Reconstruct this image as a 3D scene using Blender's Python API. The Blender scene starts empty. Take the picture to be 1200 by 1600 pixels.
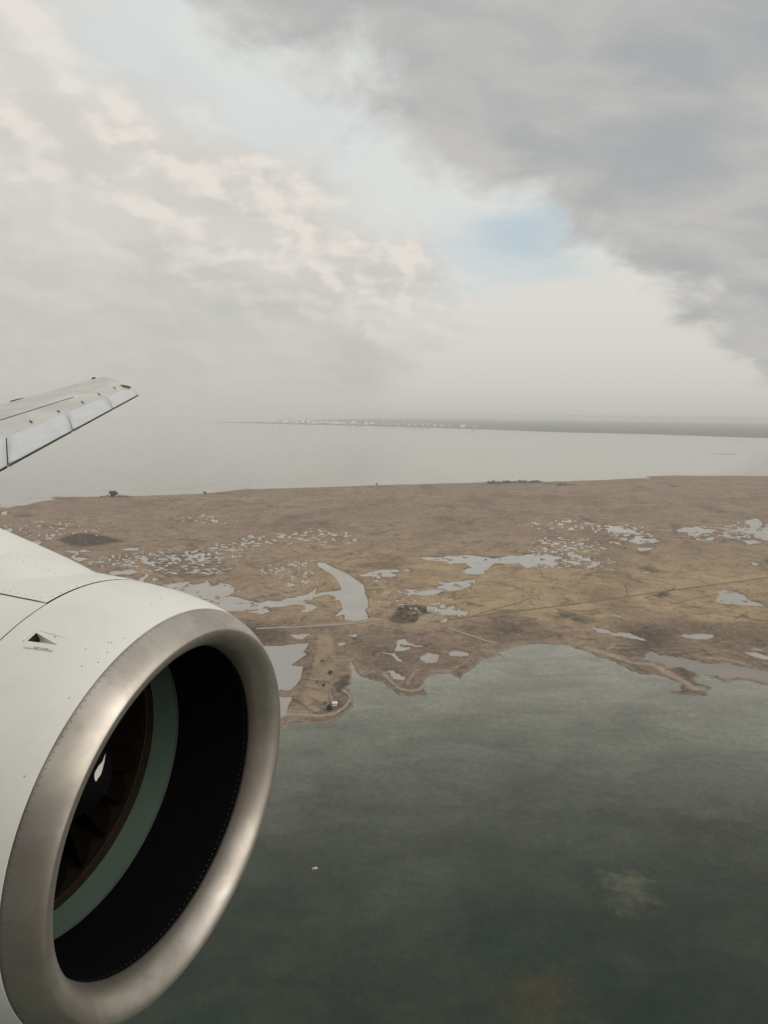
import bpy, bmesh, math, random
import numpy as np
from mathutils import Vector, Matrix

# ------------------------------------------------------------------ camera, sky, sun
H = 300.0                      # height of the cabin window above the sea, metres
FPX = 1000.0                   # focal length in photograph pixels (1200 x 1600)
PITCH = math.atan((800 - 645) / FPX)
ROLL = 0.0125
_X = np.array([1.0, 0, 0]); _F = np.array([0, math.cos(PITCH), -math.sin(PITCH)])
_U = np.array([0, math.sin(PITCH), math.cos(PITCH)])
CR = math.cos(ROLL) * _X + math.sin(ROLL) * _U
CU = -math.sin(ROLL) * _X + math.cos(ROLL) * _U
CAM = np.array([0.0, 0.0, H])
sc = bpy.context.scene
col = sc.collection
cd = bpy.data.cameras.new('camera'); cam = bpy.data.objects.new('camera', cd); col.objects.link(cam)
cd.sensor_fit = 'VERTICAL'; cd.sensor_height = 24.0; cd.lens = FPX / 1600 * 24.0
cd.clip_start = 0.05; cd.clip_end = 200000
m = Matrix.Identity(4)
for i in range(3):
    m[i][0] = CR[i]; m[i][1] = CU[i]; m[i][2] = -_F[i]; m[i][3] = CAM[i]
cam.matrix_world = m
sc.camera = cam
sc.view_settings.view_transform = 'Standard'; sc.view_settings.look = 'None'
sc.view_settings.exposure = 0.2; sc.view_settings.gamma = 1.0
sc.view_settings.use_curve_mapping = False
sc.cycles.use_denoising = True
sc.cycles.volume_bounces = 3
sc.cycles.max_bounces = 6

def c2w(p):                    # camera space (right, down, forward) to world
    p = np.asarray(p, float)
    return CAM + p[..., 0:1] * CR - p[..., 1:2] * CU + p[..., 2:3] * _F
def ray(px, py):
    return (px - 600) / FPX * CR - (py - 800) / FPX * CU + _F
def ground(px, py, z=0.0):
    r = ray(px, py); t = (z - H) / r[2]
    return CAM + r * t

SUN_EL, SUN_AZ = math.radians(27), math.radians(126)     # right of and behind the camera, azimuth clockwise from +Y
sd = np.array([math.sin(SUN_AZ) * math.cos(SUN_EL), math.cos(SUN_AZ) * math.cos(SUN_EL), math.sin(SUN_EL)])
sl = bpy.data.lights.new('sun', 'SUN'); sl.energy = 1.5; sl.angle = math.radians(60); sl.color = (1.0, 0.945, 0.86)
so = bpy.data.objects.new('sun', sl); col.objects.link(so)
so.rotation_euler = Vector(-sd).to_track_quat('-Z', 'Y').to_euler(); so.location = (0, -50, H + 80)

class NT:
    def __init__(s, nt): s.nt = nt; nt.nodes.clear()
    def n(s, t, **k):
        o = s.nt.nodes.new(t)
        for a, v in k.items(): setattr(o, a, v)
        return o
    def put(s, sock, v):
        if hasattr(v, 'links') or hasattr(v, 'is_linked'): s.nt.links.new(v, sock)
        elif isinstance(v, (tuple, list)) and len(v) == 3 and sock.type == 'RGBA': sock.default_value = (*v, 1)
        else: sock.default_value = v
    def m(s, op, a, b=None, c=None, clamp=False):
        o = s.n('ShaderNodeMath', operation=op, use_clamp=clamp)
        for i, v in enumerate((a, b, c)):
            if v is not None: s.put(o.inputs[i], v)
        return o.outputs[0]
    def vm(s, op, a, b=None, scale=None):
        o = s.n('ShaderNodeVectorMath', operation=op)
        s.put(o.inputs[0], a)
        if b is not None: s.put(o.inputs[1], b)
        if scale is not None: s.put(o.inputs['Scale'], scale)
        return o.outputs['Value'] if op in ('DOT_PRODUCT', 'LENGTH', 'DISTANCE') else o.outputs[0]
    def mix(s, f, a, b, bt='MIX'):
        o = s.n('ShaderNodeMix', data_type='RGBA', blend_type=bt)
        s.put(o.inputs[0], f); s.put(o.inputs[6], a); s.put(o.inputs[7], b)
        return o.outputs[2]
    def sstep(s, x, a, b, lo=0.0, hi=1.0):
        o = s.n('ShaderNodeMapRange', interpolation_type='SMOOTHSTEP')
        s.put(o.inputs[0], x)
        for i, v in enumerate((a, b, lo, hi)): o.inputs[i + 1].default_value = v
        return o.outputs[0]
    def noise(s, vec, scale, detail=4, rough=0.5, dist=0.0):
        o = s.n('ShaderNodeTexNoise')
        s.put(o.inputs['Vector'], vec); o.inputs['Scale'].default_value = scale
        o.inputs['Detail'].default_value = detail; o.inputs['Roughness'].default_value = rough
        o.inputs['Distortion'].default_value = dist
        return o.outputs[0]

def sky_plane(px, py):          # where a line of sight meets the cloud layer, per unit of its height
    r = ray(px, py); r = r / np.linalg.norm(r)
    return r[:2] / (max(r[2], 0) + 0.13)
def edge_line(p, q, inside):    # unit normal and offset of a cloud edge in that layer
    a, b, c = sky_plane(*p), sky_plane(*q), sky_plane(*inside)
    n = np.array([-(b - a)[1], (b - a)[0]]); n /= np.linalg.norm(n)
    if n @ (c - a) < 0: n = -n
    return (float(n[0]), float(n[1]), 0.0), float(-n @ a)

w = bpy.data.worlds.new('World'); sc.world = w; w.use_nodes = True
N = NT(w.node_tree)
STR = 0.12
tc = N.n('ShaderNodeTexCoord').outputs['Generated']
sep = N.n('ShaderNodeSeparateXYZ'); N.put(sep.inputs[0], tc)
zz = N.m('MAXIMUM', sep.outputs[2], 0.0)
inv = N.m('DIVIDE', 1.0, N.m('ADD', zz, 0.13))
comb = N.n('ShaderNodeCombineXYZ'); N.put(comb.inputs[0], sep.outputs[0]); N.put(comb.inputs[1], sep.outputs[1])
P = N.vm('SCALE', comb.outputs[0], scale=inv)
sky = N.n('ShaderNodeTexSky', sky_type='NISHITA', sun_disc=False, sun_elevation=SUN_EL, sun_rotation=SUN_AZ, altitude=H,
          air_density=1.0, dust_density=2.0, ozone_density=1.0)
skyc = N.vm('MULTIPLY', N.vm('SCALE', sky.outputs[0], scale=STR), (0.80, 1.06, 1.02))
# thin veil over the clear band
P2 = N.vm('SCALE', comb.outputs[0], scale=N.m('DIVIDE', 1.0, N.m('ADD', zz, 0.40)))
veil = N.noise(P, 1.3, 6, 0.58, 0.5)
veil2 = N.noise(P, 0.6, 3, 0.5, 0.3)
vf = N.sstep(N.m('ADD', N.m('MULTIPLY', veil, 0.55), N.m('MULTIPLY', veil2, 0.5)), 0.37, 0.60, 0.88, 1.0)
hole = sky_plane(835, 375)
hd = N.m('ADD', N.vm('DISTANCE', P, (float(hole[0]), float(hole[1]), 0.0)), N.m('MULTIPLY', N.m('SUBTRACT', veil, 0.5), 1.6))
vf = N.m('MULTIPLY', vf, N.sstep(hd, -0.05, 0.5, 0.64, 1.0))
c = N.mix(vf, skyc, (0.625, 0.64, 0.62))
# bright bank that closes the clear band towards the horizon
nC, oC = edge_line((640, 470), (930, 400), (800, 520))
eC = N.m('ADD', N.vm('DOT_PRODUCT', P, nC), oC)
puffb = N.noise(P2, 3.0, 4, 0.5, 0.3)
eC = N.m('ADD', eC, N.m('MULTIPLY', N.m('SUBTRACT', puffb, 0.5), 1.3))
c = N.mix(N.sstep(eC, -0.15, 0.30, 0.0, 0.92), c, (0.65, 0.632, 0.582))
# the broken altocumulus sheet
nB, oB = edge_line((0, -40), (730, 418), (200, 600))
puff = N.noise(P2, 9.0, 6, 0.50, 0.1)
eB = N.m('ADD', N.vm('DOT_PRODUCT', P, nB), oB)
eB = N.m('ADD', eB, N.m('MULTIPLY', N.m('SUBTRACT', puff, 0.5), 0.60))
eB = N.m('ADD', eB, N.m('MULTIPLY', N.m('SUBTRACT', puffb, 0.5), 1.0))
nD, oD = edge_line((738, 440), (640, 560), (300, 500))
eD = N.m('ADD', N.m('ADD', N.vm('DOT_PRODUCT', P, nD), oD), N.m('MULTIPLY', N.m('SUBTRACT', puffb, 0.5), 1.2))
mB = N.m('MULTIPLY', N.sstep(eB, -0.14, 0.30), N.sstep(eD, -0.25, 0.30))
offs = N.vm('ADD', P2, (-0.028, 0.026, 0))
relief = N.m('SUBTRACT', puff, N.noise(offs, 9.0, 6, 0.50, 0.1))
rim = N.m('MULTIPLY', N.sstep(eB, -0.10, 0.2), N.sstep(eB, 0.15, 1.6, 1.0, 0.0))
lit = N.m('MULTIPLY', N.sstep(relief, -0.09, 0.18), N.m('ADD', N.m('MULTIPLY', rim, 0.85), 0.18), clamp=True)
lit = N.m('ADD', lit, N.m('MULTIPLY', rim, 0.22), clamp=True)
cB = N.mix(N.sstep(N.noise(P2, 2.6, 5, 0.55, .3), 0.3, 0.7), (0.47, 0.468, 0.445), (0.57, 0.555, 0.52))
cB = N.mix(lit, cB, (0.69, 0.645, 0.59))
c = N.mix(mB, c, cB)
# the darker deck
nA, oA = edge_line((300, 0), (945, 405), (1150, 200))
eA = N.m('ADD', N.vm('DOT_PRODUCT', P, nA), oA)
ragg = N.noise(P2, 5.5, 7, 0.60, 0.4)
eA = N.m('ADD', eA, N.m('MULTIPLY', N.m('SUBTRACT', ragg, 0.5), 0.75))
eA = N.m('ADD', eA, N.m('MULTIPLY', N.m('SUBTRACT', veil2, 0.5), 0.6))
mA = N.sstep(N.m('ADD', eA, 0.08), -0.04, 0.22, 0.0, 0.97)
bands = N.noise(N.vm('MULTIPLY', P2, (0.8, 1.5, 1)), 4.2, 6, 0.55, 0.3)
cA = N.mix(N.sstep(bands, 0.30, 0.70), (0.335, 0.35, 0.36), (0.475, 0.46, 0.435))
c = N.mix(mA, c, cA)
# air near the horizon
hf = N.m('POWER', 2.718, N.m('MULTIPLY', zz, -11.0))
c = N.mix(N.m('MULTIPLY', hf, 0.98), c, (0.45, 0.438, 0.40))
bg = N.n('ShaderNodeBackground'); N.put(bg.inputs[0], N.vm('SCALE', c, scale=1.0 / STR)); bg.inputs[1].default_value = STR
N.nt.links.new(bg.outputs[0], N.n('ShaderNodeOutputWorld').inputs[0])

# ------------------------------------------------------------------ helpers
def mat(name):
    mt = bpy.data.materials.new(name); mt.use_nodes = True
    n = NT(mt.node_tree)
    b = n.n('ShaderNodeBsdfPrincipled'); o = n.n('ShaderNodeOutputMaterial')
    n.nt.links.new(b.outputs[0], o.inputs[0])
    return mt, n, b
def simple(name, colr, rough=0.6, metal=0.0, var=0.15, scale=8.0, spec=0.5):
    mt, n, b = mat(name)
    co = n.n('ShaderNodeTexCoord').outputs['Object']
    f = n.noise(co, scale, 4, 0.6)
    dark = tuple(x * (1 - var) for x in colr); lite = tuple(min(1, x * (1 + var)) for x in colr)
    n.put(b.inputs['Base Color'], n.mix(f, dark, lite))
    b.inputs['Roughness'].default_value = rough; b.inputs['Metallic'].default_value = metal
    b.inputs['Specular IOR Level'].default_value = spec
    return mt
def mesh_obj(name, v, f, mt, parent=None, smooth=True, origin=None):
    v = np.asarray(v, float)
    if parent is not None and origin is None: origin = PORG[parent.name]
    if origin is not None: v = v - np.asarray(origin)
    me = bpy.data.meshes.new(name); me.from_pydata(v.tolist(), [], [tuple(int(i) for i in q) for q in f]); me.update()
    if mt: me.materials.append(mt)
    if smooth: me.polygons.foreach_set('use_smooth', [True] * len(me.polygons))
    o = bpy.data.objects.new(name, me); col.objects.link(o)
    if parent is not None:
        o.parent = parent; PORG[o.name] = origin
    elif origin is not None: o.location = origin; PORG[o.name] = origin
    return o
PORG = {}
def tag(o, label=None, cat=None, group=None, kind=None):
    for k, v in (('label', label), ('category', cat), ('group', group), ('kind', kind)):
        if v: o[k] = v
    return o
def empty(name, loc):
    o = bpy.data.objects.new(name, None); col.objects.link(o); o.location = loc; o.empty_display_size = 0.2
    PORG[o.name] = np.asarray(loc, float); return o
def grid_faces(nu, nv, close_v=False, off=0):
    f = []
    for i in range(nu - 1):
        for j in range(nv if close_v else nv - 1):
            k = (j + 1) % nv
            f.append((off + i * nv + j, off + i * nv + k, off + (i + 1) * nv + k, off + (i + 1) * nv + j))
    return f
def _h(ix, iy, seed):
    n = (ix * 374761393 + iy * 668265263 + seed * 1442695041) & 0xFFFFFFFF
    n = ((n ^ (n >> 13)) * 1274126177) & 0xFFFFFFFF
    return ((n ^ (n >> 16)) & 0xFFFF) / 65535.0
def vnoise(x, y, seed=0):
    x = np.asarray(x, float); y = np.asarray(y, float)
    ix = np.floor(x).astype(np.int64); iy = np.floor(y).astype(np.int64); fx = x - ix; fy = y - iy
    fx = fx * fx * (3 - 2 * fx); fy = fy * fy * (3 - 2 * fy)
    a = _h(ix, iy, seed); b = _h(ix + 1, iy, seed); c_ = _h(ix, iy + 1, seed); d = _h(ix + 1, iy + 1, seed)
    return (a * (1 - fx) + b * fx) * (1 - fy) + (c_ * (1 - fx) + d * fx) * fy
def fbm(x, y, seed=0, o=4):
    s = 0; a = 0.5; t = 0
    for i in range(o):
        s = s + a * vnoise(x * 2 ** i, y * 2 ** i, seed + i * 17); t += a; a *= 0.5
    return s / t

# ------------------------------------------------------------------ sea
mt_sea, n, b = mat('sea_water')
pos = n.n('ShaderNodeNewGeometry').outputs['Position']
big = n.noise(pos, 0.006, 5, 0.6, 0.4); mid = n.noise(pos, 0.03, 5, 0.65, 0.5)
base = n.mix(n.sstep(big, 0.35, 0.65), (0.009, 0.027, 0.015), (0.020, 0.032, 0.019))
base = n.mix(n.sstep(mid, 0.35, 0.75, 0.0, 0.6), base, (0.040, 0.048, 0.030))
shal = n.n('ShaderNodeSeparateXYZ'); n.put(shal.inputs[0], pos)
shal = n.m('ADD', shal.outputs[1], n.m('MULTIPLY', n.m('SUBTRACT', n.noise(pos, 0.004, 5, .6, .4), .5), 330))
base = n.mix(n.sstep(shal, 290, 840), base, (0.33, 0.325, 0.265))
def seabed(base, px, py, r, colr, amt, seed):
    g = ground(px, py)
    wv = n.vm('ADD', pos, n.vm('SCALE', n.vm('SUBTRACT', n.n('ShaderNodeTexNoise').outputs[1], (0.5, 0.5, 0.5)), scale=0.0))
    d = n.vm('DISTANCE', pos, (float(g[0]), float(g[1]), 0.0))
    d = n.m('ADD', n.m('DIVIDE', d, r), n.m('MULTIPLY', n.m('SUBTRACT', n.noise(n.vm('ADD', pos, (seed * 91.0, 0, 0)), 0.07, 7, 0.7, 0.8), 0.5), 3.2))
    return n.mix(n.sstep(d, 0.1, 1.15, amt, 0.0), base, colr)
base = seabed(base, 985, 1390, 21, (0.11, 0.12, 0.07), 0.75, 1)
base = seabed(base, 850, 1560, 24, (0.060, 0.047, 0.020), 0.7, 2)
base = seabed(base, 1090, 1200, 110, (0.12, 0.125, 0.09), 0.4, 3)
base = seabed(base, 1170, 1345, 24, (0.06, 0.066, 0.036), 0.5, 4)
base = seabed(base, 590, 1290, 18, (0.06, 0.075, 0.055), 0.5, 5)
rip = n.m('ADD', n.m('MULTIPLY', n.noise(pos, .16, 4, .7, .3), .5), n.m('MULTIPLY', n.noise(n.vm('MULTIPLY', pos, (1, .7, 1)), .6, 3, .7), .5))
base = n.vm('SCALE', base, scale=n.sstep(n.noise(n.vm('MULTIPLY', pos, (.45, 1, 1)), .022, 6, .65, .8), .3, .7, .82, 1.2))
base = n.vm('SCALE', base, scale=n.sstep(rip, .3, .7, .78, 1.25))
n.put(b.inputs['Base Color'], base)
b.inputs['IOR'].default_value = 1.333; b.inputs['Roughness'].default_value = 0.07
bp = n.n('ShaderNodeBump'); bp.inputs['Strength'].default_value = 0.05; bp.inputs['Distance'].default_value = 0.4
n.put(bp.inputs['Height'], n.noise(n.vm('MULTIPLY', pos, (1, 0.6, 1)), 0.35, 4, 0.6)); n.put(b.inputs['Normal'], bp.outputs[0])
S_ = 70000
gx = np.linspace(-S_, S_, 29); gy = np.concatenate([np.linspace(-2500, 10000, 12), np.linspace(14000, 2 * 40000, 14)])
v = [(x, y, 0.0) for y in gy for x in gx]
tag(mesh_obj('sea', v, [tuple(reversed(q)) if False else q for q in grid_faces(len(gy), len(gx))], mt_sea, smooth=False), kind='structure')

# ------------------------------------------------------------------ island terrain (traced shore, real world coordinates)
def z3(pts, ox, oy, k): return [(ox + x / k, oy + y / k) for x, y in pts]
A6 = lambda *p: z3(p, 440, 820, 3.0)
A7 = lambda *p: z3(p, 800, 760, 3.0)
A5 = lambda *p: z3(p, 0, 720, 2.5)
coast = [(-260, 822), (-120, 808), (0, 792), (14, 794), (24, 791), (40, 789), (62, 784), (90, 780), (77, 778), (86, 776), (104, 776.4), (140, 776), (208, 775),
 (240, 774), (320, 771), (360, 767), (384, 764), (480, 762), (600, 758), (700, 755), (760, 754), (848, 753), (944, 750), (980, 748), (1016, 747), (1008, 744.5),
 (1040, 743), (1200, 743.5), (1300, 746), (1480, 752), (1480, 1110), (1300, 1085), (1200, 1072), (1173, 1065), (1153, 1063), (1133, 1066), (1117, 1060), (1097, 1057),
 (1085, 1062), (1093, 1068), (1115, 1075), (1103, 1080), (1105, 1088), (1083, 1087), (1060, 1084), (1047, 1082), (1067, 1078), (1063, 1068), (1047, 1062), (1027, 1055),
 (1000, 1053), (983, 1047), (967, 1037), (940, 1028), (923, 1022), (907, 1015), (883, 1008), (857, 1007), (830, 1006), (810, 1010), (790, 1015), (781, 1021), (791, 1033), (777, 1023), (763, 1028),
 (750, 1037), (733, 1050), (727, 1053), (720, 1061), (703, 1053), (687, 1053), (670, 1057), (663, 1063), (662, 1072), (667, 1085), (653, 1087), (640, 1090), (623, 1085), (610, 1077),
 (600, 1067), (583, 1062), (567, 1058), (555, 1050), (553, 1042), (549, 1032), (545, 1040), (548, 1050), (551, 1060), (544, 1066), (547, 1070), (541, 1076), (549, 1078), (549, 1085),
 (553, 1092), (552, 1097), (549, 1105), (535, 1118), (523, 1125), (505, 1130), (490, 1131), (475, 1130), (454, 1128), (446, 1138), (436, 1142), (412, 1139), (380, 1127), (350, 1106), (322, 1074), (296, 1046), (240, 1032),
 (100, 1030), (-100, 1050), (-260, 1060)]
NAMED = [   # distinctive ponds: outline, label
 ([(483,1006),(473,1020),(479,1022),(454,1040),(474,1043),(470,1060),(461,1073),(452,1079),(440,1077),(430,1084),(440,1090),(456,1090),(450,1105),(447,1117),(436,1125),(412,1126),(385,1114),(362,1096),(338,1066),(318,1036),(312,1014),(340,1008),(380,1004),(415,1010),(440,1010),(460,1007)], 'pale shallow lagoon between the engine lip and the grassy spit'),
 (A6((170,178),(200,182),(250,205),(300,228),(345,258),(385,285),(392,320),(396,332),(402,350),(405,385),(390,400),(405,440),(350,452),(300,445),(296,420),(250,430),(290,395),(283,370),(270,350),(255,355),(250,335),(210,326),(150,338),(80,347),(120,370),(165,385),(130,410),(92,407),(118,390),(108,376),(60,372),(0,382),(-40,385),(-40,370),(0,365),(40,358),(75,335),(140,335),(190,320),(275,310),(285,300),(265,260),(235,230),(172,196)), 'long curved lagoon with a pointed head and side creeks'),
 (A6((365,238),(430,222),(480,212),(600,212),(600,217),(500,222),(540,240),(480,243),(430,240),(390,243)), 'thin forked pond to the right of the curved lagoon'),
 (A6((580,305),(620,308),(640,312),(700,305),(760,308),(720,325),(640,325),(610,325)), 'narrow pond above the farm'),
 (A6((730,270),(780,272),(830,265),(905,262),(890,285),(840,305),(790,313),(760,300),(710,297),(760,285)), 'ragged pond below the large forked pond'),
 (A6((655,160),(690,150),(740,158),(800,145),(850,150),(900,150),(1000,160),(1080,145),(1120,150),(1160,140),(1240,148),(1200,165),(1290,180),(1230,190),(1150,200),(1120,180),(1060,180),(1000,185),(970,200),(930,235),(870,230),(845,215),(890,200),(870,180),(800,180),(780,170),(720,170),(670,165)), 'large forked pond in the middle of the marsh'),
 (A6((650,620),(690,603),(728,610),(720,640),(680,645),(650,635)), 'small round pond behind the bay with the curved sand spit'),
 (A6((790,602),(830,596),(885,605),(870,618),(800,615)), 'small oval pond beside the shore path'),
 (A7((95,318),(180,322),(230,335),(180,345),(205,360),(190,378),(160,370),(120,352),(170,345),(100,330)), 'small ragged pond at the end of the large forked pond'),
 (A7((430,195),(480,190),(560,210),(630,228),(560,222),(470,208)), 'thin bright streak of water far out on the marsh'),
 (A7((525,250),(570,252),(590,238),(650,250),(690,258),(600,268)), 'pale pond just below the thin bright streak'),
 (A7((785,210),(810,195),(880,198),(950,215),(900,220),(830,218)), 'long flat pond near the right edge of the marsh'),
 (A7((1040,205),(1110,190),(1100,155),(1160,155),(1180,175),(1140,205),(1250,200),(1330,215),(1300,260),(1200,250),(1150,240),(1140,225),(1060,215)), 'branching water at the right edge of the picture'),
 (A7((965,520),(975,497),(1010,492),(1070,505),(1115,535),(1190,565),(1140,562),(1110,556),(1010,555),(963,545)), 'rounded grey pond beside the straight dark ditch'),
 (A7((380,670),(425,672),(480,688),(540,690),(630,720),(560,712),(480,700),(420,685)), 'long slanting pond just behind the sandy bay'),
 (A7((785,700),(840,700),(900,695),(945,700),(940,712),(870,720),(810,710)), 'flat oval pond near the shore on the right'),
 (A5((680,502),(770,485),(810,470),(830,490),(850,475),(880,478),(920,500),(895,525),(840,535),(770,540),(600,530),(640,510)), 'broad grey pond just above the engine cowl'),
 (A5((780,552),(850,535),(910,532),(980,550),(1010,556),(1045,545),(1080,552),(1150,535),(1200,525),(1240,500),(1215,540),(1180,545),(1120,560),(1050,570),(1040,590),(1020,598),(970,588),(980,578),(890,588),(820,580)), 'jagged grey pond behind the engine lip'),
 (A7((600,815),(640,772),(690,790),(750,800),(830,815),(900,830),(1010,835),(1200,870),(1350,900),(1350,940),(1200,925),(1120,905),(1060,898),(1000,905),(950,885),(880,905),(850,870),(780,845),(720,850),(690,825)), 'shallow muddy tidal pool behind the right sand spit'),
]
SMALL = [A6((545,545),(575,537),(600,555),(660,568),(640,572),(560,558),(545,575),(600,577),(590,590),(545,592),(533,572)),
 A6((500,690),(530,688),(560,705),(585,715),(575,735),(545,725),(510,705)), A6((45,520),(130,512),(90,535)), A6((310,520),(340,510),(340,522)), A6((258,553),(297,555),(280,566)),
 A6((722,374),(760,372),(782,392),(740,382)), A6((735,408),(800,395),(875,415),(870,432),(820,422),(770,424)), A6((738,450),(775,443),(762,457)),
 A6((470,598),(545,612),(575,645),(560,640),(530,618)), A7((280,320),(330,325),(380,350),(412,355),(400,375),(350,345),(290,330)), A7((585,290),(660,288),(650,298),(590,302)),
 A7((845,240),(940,242),(930,250),(870,251)), A7((980,230),(1050,232),(1020,239)), A7((1070,255),(1120,250),(1180,265),(1120,271)), A7((1090,780),(1150,785),(1220,800),(1220,818),(1140,802)),
 A7((1130,762),(1180,770),(1150,773)), A7((472,595),(512,612),(500,614)), A7((1110,355),(1170,362),(1140,369)), A7((1060,372),(1092,380),(1065,381)), A7((430,383),(480,386),(470,391)), A7((610,400),(655,405),(630,409)),
 A7((255,348),(300,348),(320,362),(290,366)), A7((385,288),(445,288),(440,294)), A7((460,258),(515,266),(500,272)), A7((640,772),(690,795),(670,815),(625,800)),
 A5((420,436),(527,427),(520,439),(430,445)), A5((538,468),(575,440),(570,458),(555,472)), A5((588,457),(617,463),(600,467)), A5((640,487),(745,473),(700,490),(660,497)),
 A5((102,326),(120,314),(172,309),(150,321),(125,337)), A5((260,352),(300,352),(310,365),(285,378),(350,383),(320,395),(275,380),(300,364)), A5((192,292),(216,287),(200,295)),
 A5((460,352),(550,342),(540,350)), A5((0,275),(45,266),(30,277)), A5((0,205),(40,200),(10,214)), A5((310,352),(358,349),(330,356)), A6((441,780),(453,783),(452,800),(438,803))]
def px_sd(px, py, poly):                                   # signed distance, positive inside
    d = np.full(px.shape, 1e9); ins = np.zeros(px.shape, bool); k = len(poly)
    for i in range(k):
        x0, y0 = poly[i]; x1, y1 = poly[(i + 1) % k]
        ex, ey = x1 - x0, y1 - y0; L = ex * ex + ey * ey + 1e-9
        t = np.clip(((px - x0) * ex + (py - y0) * ey) / L, 0, 1)
        d = np.minimum(d, (px - x0 - t * ex) ** 2 + (py - y0 - t * ey) ** 2)
        if y0 != y1:
            cnd = (y0 > py) != (y1 > py); ins ^= cnd & (px < ex * (py - y0) / ey + x0)
    return np.where(ins, 1, -1) * np.sqrt(d)
def line_d(px, py, pts):
    d = np.full(px.shape, 1e9)
    for (x0, y0), (x1, y1) in zip(pts[:-1], pts[1:]):
        ex, ey = x1 - x0, y1 - y0; t = np.clip(((px - x0) * ex + (py - y0) * ey) / (ex * ex + ey * ey + 1e-9), 0, 1)
        d = np.minimum(d, (px - x0 - t * ex) ** 2 + (py - y0 - t * ey) ** 2)
    return np.sqrt(d)
DX, DY = 1.05, 0.8
LX = np.arange(-200, 1420, DX); LY = np.arange(739.0, 1145, DY)
PX, PY = np.meshgrid(LX, LY)
G = np.array([[ray(-200, y), ray(-200 + 1, y)] for y in LY])
RAYS = G[:, None, 0, :] + (LX + 200)[None, :, None] * (G[:, 1] - G[:, 0])[:, None, :]
TT = -H / RAYS[..., 2]
WX = RAYS[..., 0] * TT; WY = RAYS[..., 1] * TT
wob = 3.2 * (fbm(WX / 60, WY / 60, 3, 4) - 0.5)
QX = PX + 2.5 * wob + 12 * (fbm(PX / 10, PY / 4, 5, 4) - 0.5); QY = PY + wob * 0.9 + 4.5 * (fbm(PX / 10, PY / 4, 9, 4) - 0.5)
nearc = np.clip((PY - 940) / 40, 0, 1)
csd = px_sd(PX + wob + nearc * 9 * (fbm(PX / 13, PY / 6, 15, 4) - .5), PY + 0.4 * wob + nearc * 5 * (fbm(PX / 13, PY / 6, 19, 4) - .5), coast)
def local(poly, pad=14):
    xs = [p[0] for p in poly]; ys = [p[1] for p in poly]
    return (slice(max(0, int((min(ys) - pad - LY[0]) / DY)), max(0, int((max(ys) + pad - LY[0]) / DY) + 1)),
            slice(max(0, int((min(xs) - pad - LX[0]) / DX)), max(0, int((max(xs) + pad - LX[0]) / DX) + 1)))
pond = np.full(PX.shape, -14.0)
named_sd = []
for poly, lab in NAMED:
    s = local(poly); kq = .3 if 'lagoon' in lab else 1.0; q = px_sd(PX[s] + kq * (QX[s] - PX[s]), PY[s] + kq * (QY[s] - PY[s]), poly); named_sd.append((s, q, lab)); pond[s] = np.maximum(pond[s], q)
for poly in SMALL:
    s = local(poly); pond[s] = np.maximum(pond[s], px_sd(QX[s], QY[s], poly))
islets = (fbm(PX / 11, PY / 3.6, 25, 4) - 0.66) * 30
cur = (PX > 490) & (PX < 582) & (PY > 875) & (PY < 985)
pond = np.where((PY < 985) & ~cur, np.minimum(pond, np.maximum(-islets, -3)), pond)
# fields of tiny pools
fine = fbm(PX / 5.2, PY / 1.55, 21, 2); fin2 = fbm(PX / 14, PY / 5, 31, 3)
def ell(cx, cy, a, bb, sl=0.0): return ((PX - cx) / a) ** 2 + ((PY - cy - sl * (PX - cx)) / bb) ** 2
dens = np.zeros(PX.shape)
for cx, cy, a, bb, sl, k in [(265, 873, 115, 13, -0.05, 1.0), (345, 856, 70, 9, -0.28, .75), (400, 848, 60, 8, -0.2, .7), (290, 890, 80, 9, 0, .7), (880, 855, 55, 16, 0, .65), (900, 880, 60, 10, 0, .5), (480, 900, 40, 18, -.1, .5), (1180, 828, 60, 14, 0, .9),
   (470, 885, 60, 10, -.1, .6), (640, 935, 60, 14, 0, .2), (870, 820, 60, 8, 0, .25), (1100, 830, 50, 8, 0, .5), (320, 812, 55, 8, 0, .25), (980, 832, 50, 12, .1, .55), (495, 840, 60, 14, 0, .3), (300, 925, 70, 14, 0, .4), (560, 905, 50, 8, 0, .4), (70, 830, 90, 16, 0, .12), (700, 955, 50, 10, 0, .25)]:
    dens = np.maximum(dens, k * np.clip(1.25 - ell(cx, cy, a, bb, sl), 0, 1))
speck = (fine - (0.768 - 0.20 * np.sqrt(dens) * (0.6 + 0.8 * fin2))) * 28.0
dens[cur] *= 0.0
speck = np.where(dens > 0.02, speck, -9)
water_sd = np.maximum(pond, np.clip(speck, -9, 3))
land = np.minimum(csd, -water_sd)
hz = np.clip(land * 0.5, -1.2, 1.0) + np.clip(land - 3, 0, 12) * 0.04 * fbm(WX / 120, WY / 120, 41, 4)
Z = hz + 0.2 * np.clip(land, 0, 1) * (fbm(WX / 15, WY / 15, 51, 3) - 0.5)
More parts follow.
